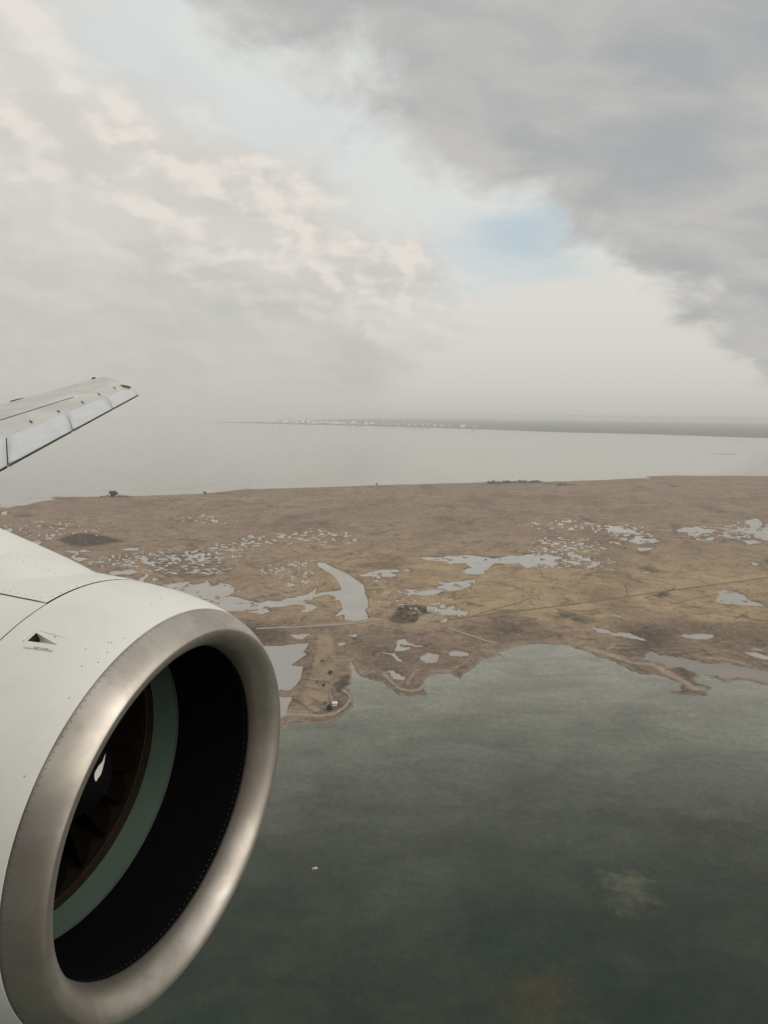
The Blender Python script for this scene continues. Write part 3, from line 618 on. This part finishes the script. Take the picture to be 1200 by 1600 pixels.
for i in range(9):
    t = i / 8; x = -2.58 + 5.3 * t; wd = .93 * (1 - max(0, t - .45) ** 2 / .3025) ** .5 + .01; dv += [(x, -wd, .42 + .35 * t ** 2), (x, wd, .42 + .35 * t ** 2)]
mesh_obj('deck', Rb(dv), grid_faces(9, 2), mt_deck, bt, smooth=False)
bv, bf = boxes([(-.1, 1.3, -.62, .62, .45, 1.35)]); cb = mesh_obj('cabin', Rb(bv), bf, mt_gel, bt, smooth=False)
bv, bf = boxes([(1.301, 1.32, -.5, .5, .85, 1.25)]); mesh_obj('windscreen', Rb(bv), bf, mt_pane, cb, smooth=False, origin=PORG[bt.name])
bv, bf = boxes([(-2.95, -2.6, -.2, .2, .0, 1.0)]); mesh_obj('outboard_motor', Rb(bv), bf, mt_pane, bt, smooth=False)
tag(bt, 'small white boat alone on the dark green water beside the engine', 'boat')

# ------------------------------------------------------------------ the airplane: engine
C0 = np.array([-.9248, 1.4341, 3.1038]); YAW, PIT, TILT = .3315, .0708, .0435
RH, RM, KK, PW = .8637, 1.075, 2.45, .7
R2, D2, RF, D3, D4, SL, SEAM = .7587, .1655, .775, .6763, .8559, .1267, .600
def frame(p):
    a = np.array([math.cos(YAW) * math.cos(p), math.sin(p), -math.sin(YAW) * math.cos(p)])
    up = np.array([0, -1., 0]); u = up - a * (up @ a); u /= np.linalg.norm(u); return a, u, np.cross(a, u)
def Rout(s): return RH + (RM - RH) * (1 - math.exp(-KK * max(s, 0))) ** PW
def esurf(s, th, r):
    t = min(max(s / .8, 0), 1); wgt = 1 - t * t * (3 - 2 * t); a, u, v_ = frame(PIT + TILT * wgt)
    return C0 - a * s + r * (math.cos(th) * u + math.sin(th) * v_)
def W(p): return c2w(np.asarray(p))
plane = empty('airplane', W(C0)); POFF = PORG['airplane']
tag(plane, 'white airliner wing and jet engine with a bare metal inlet lip', 'airplane')

mt_paint, n, b = mat('white_paint')
co = n.n('ShaderNodeTexCoord').outputs['Object']
dirt = n.noise(co, 3.0, 6, .65, .6); dirt2 = n.noise(n.vm('MULTIPLY', co, (.6, 2, 4)), 6.0, 5, .6)
pb = n.mix(n.sstep(dirt, .42, .8, 0.0, 0.5), (0.86, 0.85, 0.79), (0.74, 0.725, 0.655))
pb = n.mix(n.sstep(dirt2, .68, .82, 0.0, 0.35), pb, (0.42, 0.40, 0.36))
n.put(b.inputs['Base Color'], pb); n.put(b.inputs['Roughness'], n.sstep(dirt, .3, .7, .36, .5))
mt_metal, n, b = mat('bare_metal')
co = n.n('ShaderNodeTexCoord').outputs['Object']
m1 = n.noise(co, 2.4, 5, .55, .5); m2 = n.noise(co, 14.0, 5, .6)
mb = n.mix(n.sstep(m1, .35, .68), (0.47, 0.42, 0.37), (0.69, 0.635, 0.56))
mb = n.mix(n.sstep(m2, .5, .75, 0.0, 0.3), mb, (0.33, 0.295, 0.26))
n.put(b.inputs['Base Color'], mb); b.inputs['Metallic'].default_value = 0.92
n.put(b.inputs['Roughness'], n.sstep(m1, .3, .7, .55, .44))
mt_hull, n, b = mat('hull_paint_added_dark')
hz2 = n.n('ShaderNodeSeparateXYZ'); n.put(hz2.inputs[0], n.n('ShaderNodeTexCoord').outputs['Object'])
n.put(b.inputs['Base Color'], n.mix(n.sstep(hz2.outputs[2], 1.1, 1.2), (0.10, 0.105, 0.115), (0.76, 0.76, 0.74))); b.inputs['Roughness'].default_value = .4  # dark lower half invented to darken the reflection in the inlet lip
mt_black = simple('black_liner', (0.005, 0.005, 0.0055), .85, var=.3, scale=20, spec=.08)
mt_green = simple('green_primer', (0.125, 0.185, 0.145), .8, var=.12, scale=5, spec=.2)
mt_brown = simple('rub_strip', (0.036, 0.028, 0.017), .9, var=.25, scale=6, spec=.1)
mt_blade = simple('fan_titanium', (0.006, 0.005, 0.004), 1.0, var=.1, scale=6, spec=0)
mt_spin = simple('spinner_black', (0.005, 0.005, 0.006), .8, scale=10, spec=.06)
mt_mark = simple('mark_white', (0.78, 0.74, 0.70), .5, var=.05)
mt_riv = simple('rivet_grey', (0.12, 0.11, 0.10), .6, var=.1); mt_riv2 = simple('rivet_pale', (0.35, 0.34, 0.32), .5, var=.1)
mt_gap = simple('gap_black', (0.015, 0.015, 0.014), .9)
mt_ink = simple('ink', (0.02, 0.02, 0.02), .7, var=.05)

NTH = 256
TH = np.linspace(0, 2 * math.pi, NTH, endpoint=False)
def revolve(name, prof, mt, parent=plane):
    v = np.array([esurf(s, t, r) for s, r in prof for t in TH]); return mesh_obj(name, W(v), grid_faces(len(prof), NTH, True), mt, parent)
inn = [(D2 * s, RH - (RH - R2) * math.sqrt(max(0, 1 - (1 - s) ** 2))) for s in (1 - np.cos(np.linspace(0, math.pi / 2, 20)))]
out = [(s, Rout(s)) for s in SL * np.linspace(0, 1, 22)[1:] ** 2.2]
lip = revolve('inlet_lip', [(D2 + .004, R2 + .012)] + inn[::-1] + out + [(SL + .001, Rout(SL) - .012)], mt_metal)
def rv(name, items, parent, mt, rad, hgt=.0012):                    # flush fasteners, joined
    v = []; f = []
    for s, th, r in items:
        p = esurf(s, th, r + hgt); q1 = esurf(s + .001, th, r + hgt) - p; q2 = esurf(s, th + .001, r + hgt) - p
        q1 /= np.linalg.norm(q1); q2 /= np.linalg.norm(q2); nn = np.cross(q1, q2); k0 = len(v)
        c_ = esurf(s, th, 0); nn = nn if nn @ (p - c_) > 0 else -nn
        if r < .8 and s < .7: nn = -nn
        for j in range(6):
            a_ = j * math.pi / 3; v.append(p + rad * (math.cos(a_) * q1 + math.sin(a_) * q2) - nn * hgt)
        v.append(p + nn * hgt * .6); f += [(k0 + j, k0 + (j + 1) % 6, k0 + 6) for j in range(6)]
    o = mesh_obj(name, W(np.array(v)), f, mt, parent, smooth=False); o['kind'] = 'stuff'; return o
rv('rivets', [(SL - .012, t, Rout(SL - .012)) for t in np.linspace(0, 2 * math.pi, 200, endpoint=False)], lip, mt_riv, .0032)
def band(name, prof_s, th0, th1, nth, rf, mt, parent=plane, th_skip=None):
    ths = np.linspace(th0, th1, nth); v = np.array([esurf(s, t, rf(s, t)) for s in prof_s for t in ths])
    return mesh_obj(name, W(v), grid_faces(len(prof_s), nth), mt, parent)
# inlet cowl, with a window left for the air scoop
SC0, SC1, ST0, ST1 = .345, .498, math.radians(30.4), math.radians(34.6)
ss = sorted(set([SL + .0022] + [SL + .004] + list(np.linspace(SL + .02, SEAM - .004, 18)) + [SEAM - .0025, SC0, SC1])); ths = sorted(set(list(TH) + [ST0, ST1])); nv = len(ths)
v = [esurf(s, t, Rout(s)) for s in ss for t in ths]; f = []
for i in range(len(ss) - 1):
    for j in range(nv):
        k = (j + 1) % nv
        if ss[i] >= SC0 - 1e-9 and ss[i + 1] <= SC1 + 1e-9 and ths[j] >= ST0 - 1e-9 and k and ths[k] <= ST1 + 1e-9: continue
        f.append((i * nv + j, i * nv + k, (i + 1) * nv + k, (i + 1) * nv + j))
k0 = len(v); v += [esurf(SL + .0022, t, Rout(SL) - .012) for t in ths] + [esurf(SEAM - .0025, t, Rout(SEAM) - .012) for t in ths]
for j in range(nv):
    k = (j + 1) % nv; f.append((k0 + j, k0 + k, k, j)); l = (len(ss) - 1) * nv; f.append((l + j, l + k, k0 + nv + k, k0 + nv + j))
cowl = mesh_obj('inlet_cowl', W(np.array(v)), f, mt_paint, plane)
revolve('seam_backing', [(SL - .02, Rout(SL) - .012), (SL + .03, Rout(SL) - .010)], mt_gap)
revolve('seam_backing', [(SEAM - .04, Rout(SEAM) - .014), (SEAM + .04, Rout(SEAM) - .014)], mt_gap)
# air scoop: plate round a tapering recess
tip = (.358, math.radians(32.9)); c1 = (.487, math.radians(31.15)); c2 = (.487, math.radians(33.95))
rect = [(SC0, ST0), (SC1, ST0), (SC1, ST1), (SC0, ST1)]
sv = [esurf(s, t, Rout(s)) for s, t in rect + [tip, c1, c2]] + [esurf(s, t, Rout(s) - d) for (s, t), d in ((tip, .001), (c1, .045), (c2, .045))]
sf = [(0, 4, 5), (0, 5, 1), (1, 5, 6, 2), (2, 6, 3), (3, 6, 4), (0, 3, 4)]
mesh_obj('air_scoop', W(np.array(sv)), sf + [(4, 7, 8, 5), (4, 6, 9, 7), (7, 9, 8)], mt_paint, cowl, smooth=False)
mesh_obj('scoop_throat', W(np.array([esurf(s, t, Rout(s) - d) for (s, t), d in (((.4865, c1[1]), .002), ((.4865, c2[1]), .002), ((.4865, c2[1]), .0445), ((.4865, c1[1]), .0445))])), [(0, 1, 2, 3)], mt_gap, cowl, smooth=False)
# stencil under the scoop
for txt, s0, t0 in (('KEEP CLEAR', .4365, 35.45), ('CHECK FOR BLOCKAGE', .4745, 36.2)):
    th = math.radians(t0); p0 = esurf(s0, th, Rout(s0) + .0025); ax = esurf(s0 - .05, th - .0073, Rout(s0 - .05) + .0025) - p0; ax /= np.linalg.norm(ax)
    upv = esurf(s0, th - .01, Rout(s0) + .0025) - p0; upv -= ax * (upv @ ax); upv /= np.linalg.norm(upv)
    cu = bpy.data.curves.new('lettering', 'FONT'); cu.body = txt; cu.size = .0112; cu.resolution_u = 2; cu.space_character = 1.12; cu.shear = .2
    tmp = bpy.data.objects.new('lettering_curve', cu); col.objects.link(tmp); bpy.context.view_layer.update()
    lm = bpy.data.meshes.new_from_object(tmp.evaluated_get(bpy.context.evaluated_depsgraph_get())); bpy.data.objects.remove(tmp); lm.materials.clear(); lm.materials.append(mt_ink)
    o = bpy.data.objects.new('lettering', lm); col.objects.link(o)
    X_ = W(C0 + ax) - W(C0); Y_ = W(C0 + upv) - W(C0); Z_ = np.cross(X_, Y_); mm = Matrix.Identity(4); L_ = W(p0) - POFF
    for i in range(3): mm[i][0], mm[i][1], mm[i][2], mm[i][3] = X_[i], Y_[i], Z_[i], L_[i]
    o.parent = cowl; o.matrix_local = mm
rv('fasteners', [(s, math.radians(t), Rout(s)) for s, t in ((.241, 7.7), (.168, 24.2), (.40, 30.9), (.50, 34.3), (.19, 27), (.20, 27.4), (.25, 31.5), (.17, 30), (.17, 33.5), (.21, 36), (.17, 44), (.17, 62), (.30, 69.5), (.31, 70.2), (.26, 2), (.29, 0.5))], cowl, mt_riv, .0034)
# aft cowl
fan_cowl = band('fan_cowl', [SEAM + .0025, SEAM + .02] + list(np.linspace(SEAM + .06, 2.6, 26)), math.radians(20.9), math.radians(360 - 20.9), 220, lambda s, t: Rout(s), mt_paint)
# pylon fairing
def hfair(s, t):
    d = math.degrees(t); x = s - .72; base_ = .004 * min(1, (s - SEAM) / .05)
    if x <= 0: return base_
    hr = .24 * max(0, x - .065); wd = 17.5 * (1 - math.exp(-max(0, x - .03) / .13)) + .01
    q = min(1, abs(d + .5) / wd); return base_ + hr * (1 - q ** 3.2) if q < 1 else base_
fair = band('pylon_fairing', [SEAM + .008, SEAM + .018] + list(np.linspace(SEAM + .04, 1.7, 60)) + [1.9, 2.3, 2.6], math.radians(-20.6), math.radians(20.6), 90, lambda s, t: Rout(s) + hfair(s, t), mt_paint)
its = []
for i in range(14): s = .66 + .045 * i; its.append((s, math.radians(19.2), Rout(s) + hfair(s, math.radians(19.2))))
for i in range(7): t = math.radians(17.5 - 2.6 * i); its.append((.625, t, Rout(.625) + hfair(.625, t)))
for i in range(12): s = .84 + .035 * i; t = math.radians(5 + .35 * i); its.append((s, t, Rout(s) + hfair(s, t)))
for i in range(6): s = 1.06 + .02 * i; t = math.radians(3.5 + 1.8 * i); its.append((s, t, Rout(s) + hfair(s, t)))
rv('fasteners', its, fair, mt_riv, .003)
# duct, case, fan
duct = revolve('inlet_duct', [(D2 + .0025, R2 + .004), (D2 + .003, R2 + .002)] + [(s, R2 + (RF - R2) * (s - D2) / (D3 - D2) + .002) for s in np.linspace(D2 + .006, D3 - .003, 14)], mt_black)
rv('rivets', [(D2 + .018, t, R2 + .0015) for t in np.linspace(0, 2 * math.pi, 150, endpoint=False)], duct, mt_riv2, .0022, -.001)
revolve('case_flange', [(D3 - .003, RF + .004), (D3 - .0025, RF - .002), (D3 + .002, RF - .002), (D3 + .0025, RF + .004)], simple('flange_metal', (.10, .10, .09), .6, metal=.3))
revolve('fan_case', [(D3 + .004, RF), (.72, RF), (.79, RF), (D4, RF)], mt_green)
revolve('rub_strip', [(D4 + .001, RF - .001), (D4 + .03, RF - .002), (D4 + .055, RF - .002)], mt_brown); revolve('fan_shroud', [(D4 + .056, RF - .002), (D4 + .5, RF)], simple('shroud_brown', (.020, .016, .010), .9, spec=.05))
ex, eu, ev = frame(PIT); FS = .98
exw, euw, evw = [W(C0 + q_) - W(C0) for q_ in (ex, eu, ev)]
sp_prof = [(.54, .004), (.546, .04), (.58, .10), (.64, .165), (.72, .225), (.82, .27), (.92, .295), (1.06, .305)]
spin = revolve('spinner', sp_prof, mt_spin)
def rspin(s): return float(np.interp(s, [p[0] for p in sp_prof], [p[1] for p in sp_prof]))
swv = []; K_ = 26
def sspin(r_): return float(np.interp(r_, [p[1] for p in sp_prof], [p[0] for p in sp_prof]))
for i in range(K_):
    t = i / (K_ - 1); th = math.radians(np.interp(t, [0, .2, .35, .6, .85, 1], [-34, -16, -5, 17, 42, 60])); rr = float(np.interp(t, [0, .2, .35, .6, .85, 1], [.134, .098, .082, .068, .061, .053]))
    wd = .0015 + .030 * math.sin(math.pi * t ** 1.3) ** .8 if t < 1 else .0015
    for e in (-.5, 0, .5): rq = rr + e * wd; swv.append(esurf(sspin(rq) - .003, th, rq + .002))
mesh_obj('spiral_mark', W(np.array(swv)), grid_faces(K_, 3), mt_mark, spin)
bv = []; nb = 9
for i in range(nb):
    t = i / (nb - 1); r = .285 + (.768 - .285) * t; ang = math.radians(28 + 34 * t); ch = .15 + .05 * t
    for e in np.linspace(-.5, .5, 6):
        cam_ = .018 * (1 - 4 * e * e)
        x = -ch * e * math.cos(ang) + cam_ * math.sin(ang); y = ch * e * math.sin(ang) + cam_ * math.cos(ang); bv.append((x, r, y))
bm_ = bpy.data.meshes.new('fan_blade'); bm_.from_pydata([tuple(p) for p in bv], [], grid_faces(nb, 6)); bm_.materials.append(mt_blade)
bm_.polygons.foreach_set('use_smooth', [True] * len(bm_.polygons))
Lc = W(C0 - ex * FS) - POFF
for i in range(24):
    a_ = 2 * math.pi * i / 24; o = bpy.data.objects.new('fan_blade', bm_); col.objects.link(o); o.parent = plane
    uu = euw * math.cos(a_) + evw * math.sin(a_); vv = -euw * math.sin(a_) + evw * math.cos(a_); mm = Matrix.Identity(4)
    for k in range(3): mm[k][0], mm[k][1], mm[k][2], mm[k][3] = exw[k], uu[k], vv[k], Lc[k]
    o.matrix_local = mm
revolve('fan_hub', [(1.06, .30), (1.2, .31), (1.32, .33)], mt_spin); revolve('core_face', [(1.35, .005), (1.35, .778)], mt_black)

# cabin side behind the camera: it shades the engine and shows in the metal
fv = []; ax0, up0, in0 = frame(PIT)
fc = in0 * 2.48 - up0 * .45
for i in range(25):
    x = -14 + 24 * i / 24; tpr = 1 if x < 4 else math.sqrt(max(.02, 1 - ((x - 4) / 6.2) ** 2))
    for j in range(48):
        a_ = 2 * math.pi * j / 48; fv.append(fc + ax0 * x + 1.88 * tpr * (math.cos(a_) * up0 * 1.06 + math.sin(a_) * in0))
fus = mesh_obj('fuselage', W(np.array(fv)), grid_faces(25, 48, True), mt_hull, plane)
# ------------------------------------------------------------------ the airplane: wing with slats
def ck(px, py, dep): return np.array([(px - 600) / FPX * dep, (py - 800) / FPX * dep, dep])
def lerp(a, b_, t): return a + (b_ - a) * t
SLE = (ck(216.5, 617, 16.0), ck(0, 735, 8.2))          # slat leading edge, tip to frame edge
STE = (ck(199, 606.5, 16.15), ck(0, 689, 9.1))         # slat trailing edge
WTE = (ck(148, 591.5, 16.6), ck(0, 632, 13.05))        # back edge of the wing
upc = np.array([0, -1, 0.0]) * math.cos(PITCH) + np.array([0, 0, -1.0]) * math.sin(PITCH)
def wing_up(t, e):                                      # t spanwise 0 tip .. 1 frame edge, e chordwise 0 slat edge .. 1 back
    a_ = lerp(*STE, t); b_ = lerp(*WTE, t); p = lerp(a_, b_, e); ch = np.linalg.norm(b_ - a_)
    return p + upc * (.035 * ch * 4 * e * (1 - e) * .6 - .012 * (1 - e) + .10 * 4 * e * (1 - e) * math.exp(-max(t, 0) / .12))
wt = [-.012, 0, .02] + list(np.linspace(.06, 1.5, 26)); we = [-.07, 0] + list(np.linspace(.05, 1, 16))
def tipf(t, e):                                         # rounded tip corner
    return wing_up(t + (.10 * max(0, e - .55) ** 2 if t < .05 else 0), e)
v = [tipf(t, e) for t in wt for e in we]; nu, nv = len(wt), len(we)
f = grid_faces(nu, nv); k0 = len(v)
for t in wt:
    ch = np.linalg.norm(lerp(*STE, t) - lerp(*WTE, t))
    for e in we:
        ee = max(e, 0); v.append(tipf(t, e) - upc * (.012 + ch * .10 * (1 - ee) ** .6 * (ee + .08) ** .35 * min(1, .25 + t * 6)))
f += [tuple(reversed(q_)) for q_ in grid_faces(nu, nv, off=k0)]
f += [(j, j + 1, k0 + j + 1, k0 + j) for j in range(nv - 1)] + [(i * nv, k0 + i * nv, k0 + (i + 1) * nv, (i + 1) * nv) for i in range(nu - 1)]
f += [(i * nv + nv - 1, (i + 1) * nv + nv - 1, k0 + (i + 1) * nv + nv - 1, k0 + i * nv + nv - 1) for i in range(nu - 1)]
mt_wing, n, b = mat('wing_grey_paint')
co = n.n('ShaderNodeTexCoord').outputs['Object']
wn = n.noise(n.vm('MULTIPLY', co, (1, .25, 1)), 2.2, 6, .65, .6)
n.put(b.inputs['Base Color'], n.mix(n.sstep(wn, .35, .7), (0.52, 0.50, 0.46), (0.66, 0.645, 0.60))); b.inputs['Roughness'].default_value = .4
wing = mesh_obj('wing', W(np.array(v)), f, mt_wing, plane)
mt_slat, n, b = mat('slat_metal')
co = n.n('ShaderNodeTexCoord').outputs['Object']
wn = n.noise(n.vm('MULTIPLY', co, (3, .6, 3)), 3.0, 6, .65, .6)
n.put(b.inputs['Base Color'], n.mix(n.sstep(wn, .35, .7), (0.66, 0.68, 0.68), (0.74, 0.76, 0.76))); b.inputs['Roughness'].default_value = .35; b.inputs['Metallic'].default_value = .35
def slat_up(t, e):                                      # e 0 leading edge .. 1 trailing edge
    a_ = lerp(*SLE, t); b_ = lerp(*STE, t); p = lerp(a_, b_, e); ch = np.linalg.norm(b_ - a_)
    return p + upc * (.13 * ch * (4 * e * (1 - e)) ** .8 * (1.15 - .4 * e) + .012)
mt_dark = simple('dark_grey', (.06, .055, .05), .7)
def slat(t0, t1):
    tt = np.linspace(t0, t1, 8); ee = [0, .02, .06, .12, .2, .3, .45, .6, .8, 1]; v = [slat_up(t, e) for t in tt for e in ee]; nv = len(ee); f = grid_faces(len(tt), nv); k0 = len(v)
    for t in tt:
        ch = np.linalg.norm(lerp(*SLE, t) - lerp(*STE, t))
        for e in ee: v.append(slat_up(t, e) - upc * (.012 + .09 * ch * (e + .02) ** .35 * (1 - e) ** .8))
    f += [tuple(reversed(q_)) for q_ in grid_faces(len(tt), nv, off=k0)]
    n_ = len(tt); f += [(i * nv, k0 + i * nv, k0 + (i + 1) * nv, (i + 1) * nv) for i in range(n_ - 1)] + [(i * nv + nv - 1, (i + 1) * nv + nv - 1, k0 + (i + 1) * nv + nv - 1, k0 + i * nv + nv - 1) for i in range(n_ - 1)]
    f += [(j + 1, j, k0 + j, k0 + j + 1) for j in range(nv - 1)]; l = (n_ - 1) * nv; f += [(l + j, l + j + 1, k0 + l + j + 1, k0 + l + j) for j in range(nv - 1)]
    o = mesh_obj('slat', W(np.array(v)), f, mt_slat, plane)
    # dark strip along the bottom of the leading edge
    v = []
    for t in tt:
        p = slat_up(t, 0); p = p - .012 * (lerp(*STE, t) - p) / np.linalg.norm(lerp(*STE, t) - p)
        v += [p - upc * .004, p - upc * .026, lerp(p, lerp(*STE, t), .06) - upc * .03]
    mesh_obj('edge_strip', W(np.array(v)), grid_faces(len(tt), 3), mt_dark, o)
    return o
def t_of(px):                                           # span fraction where the leading edge crosses a column
    lo, hi = 0., 1.3
    for _ in range(40):
        mid_ = (lo + hi) / 2; p = lerp(*SLE, mid_); lo, hi = (mid_, hi) if 600 + FPX * p[0] / p[2] > px else (lo, mid_)
    return lo
ts = [0.004, t_of(176), t_of(113), t_of(12.5), 1.5]
for i in range(4): slat(ts[i] + .0024 * (i > 0), ts[i + 1] - .0024)
for t in ts[1:4]:
    v = []
    for e in np.linspace(.01, .99, 12):
        for d_ in (-.008, .008): v.append(slat_up(t + d_, e) - upc * .022)
    mesh_obj('slat_joint', W(np.array(v)), grid_faces(12, 2), mt_gap, wing, smooth=False)
# panel joint, slat track doors, tip light, aft strip
def wstrip(name, pts, wd, mt, lift=.006):
    v = []
    for t, e in pts: v += [wing_up(t, e - wd) + upc * lift, wing_up(t, e + wd) + upc * lift]
    return mesh_obj(name, W(np.array(v)), grid_faces(len(pts), 2), mt, wing, smooth=False)
def find(px, py):
    best = None
    for t in np.linspace(0, 1.4, 141):
        for e in np.linspace(0, 1, 81):
            p = wing_up(t, e); d = (600 + FPX * p[0] / p[2] - px) ** 2 + (800 + FPX * p[1] / p[2] - py) ** 2
            if best is None or d < best[0]: best = (d, t, e)
    return best[1:]
A_, B_ = find(115, 620), find(0, 657); sl_ = (B_[1] - A_[1]) / (B_[0] - A_[0])
wstrip('panel_joint', [(t, A_[1] + sl_ * (t - A_[0])) for t in np.linspace(A_[0], 1.4, 20)], .006, mt_gap)
for px, py in ((181, 608.5), (157, 618.5), (131, 631), (93, 645.5), (51, 661.5)):
    t, e = find(px, py); t2, e2 = find(px - 4, py - 3)
    p, q_ = wing_up(t, e) + upc * .01, wing_up(t2, e2) + upc * .01; d = q_ - p; s_ = lerp(*SLE, 1) - lerp(*SLE, 0); s_ /= np.linalg.norm(s_); s_ = s_ * .018
    vv = [p - s_, p + s_, q_ + s_, q_ - s_]; vv += [x + upc * .012 for x in vv]
    mesh_obj('slat_track', W(np.array(vv)), [(0, 3, 2, 1), (4, 5, 6, 7), (0, 1, 5, 4), (1, 2, 6, 5), (2, 3, 7, 6), (3, 0, 4, 7)], mt_dark, wing, smooth=False)
tv = []
for i in range(9):
    t = i / 8; c_ = lerp(ck(186, 601.5, 16.1), ck(205, 605.5, 16.02), t); r = .008 + .04 * math.sin(math.pi * t) ** .6 * (.4 + .6 * t)
    for j in range(8):
        a_ = j * math.pi / 4; tv.append(c_ + r * (math.cos(a_) * upc * .8 + math.sin(a_) * np.array([.3, 0, .95])))
mesh_obj('tip_light', W(np.array(tv)), grid_faces(9, 8, True), simple('lamp_grey', (.12, .11, .10), .4), wing)
sv_ = []
for i in range(11):
    t = i / 10; a_ = ck(16 + 38 * t, 627.3 - 5.2 * t, 13.2 + .9 * t)
    hh_ = .012 + .025 * math.sin(math.pi * t); sv_ += [a_, a_ + upc * hh_, a_ + upc * hh_ + np.array([-.03, 0, .1]), a_ + np.array([-.03, 0, .1])]
mesh_obj('spoiler_edge', W(np.array(sv_)), grid_faces(11, 4, True), mt_gap, wing, smooth=False)
sv_ = []
for i in range(7):
    t = i / 6; a_ = ck(143 + 7 * t, 591.8 - .8 * t, 16.7); hh_ = .012 + .02 * math.sin(math.pi * t); sv_ += [a_, a_ + upc * hh_, a_ + upc * hh_ + np.array([-.02, 0, .06]), a_ + np.array([-.02, 0, .06])]
mesh_obj('static_wick', W(np.array(sv_)), grid_faces(7, 4, True), mt_gap, wing, smooth=False)

# ------------------------------------------------------------------ haze
v, f = boxes([(-90000, 90000, -4000, 95000, -4, H + 12)])
hz_ = mesh_obj('haze', v, f, None, smooth=False)
mh = bpy.data.materials.new('haze_air'); mh.use_nodes = True; n = NT(mh.node_tree)
pv = n.n('ShaderNodeVolumePrincipled'); pv.inputs['Color'].default_value = (0.962, 0.966, 0.96, 1); pv.inputs['Density'].default_value = 6.8e-5; pv.inputs['Anisotropy'].default_value = -0.1
n.nt.links.new(pv.outputs[0], n.n('ShaderNodeOutputMaterial').inputs['Volume']); hz_.data.materials.append(mh)
tag(hz_, 'thin pale haze over the water and the far shore', 'haze', kind='stuff')
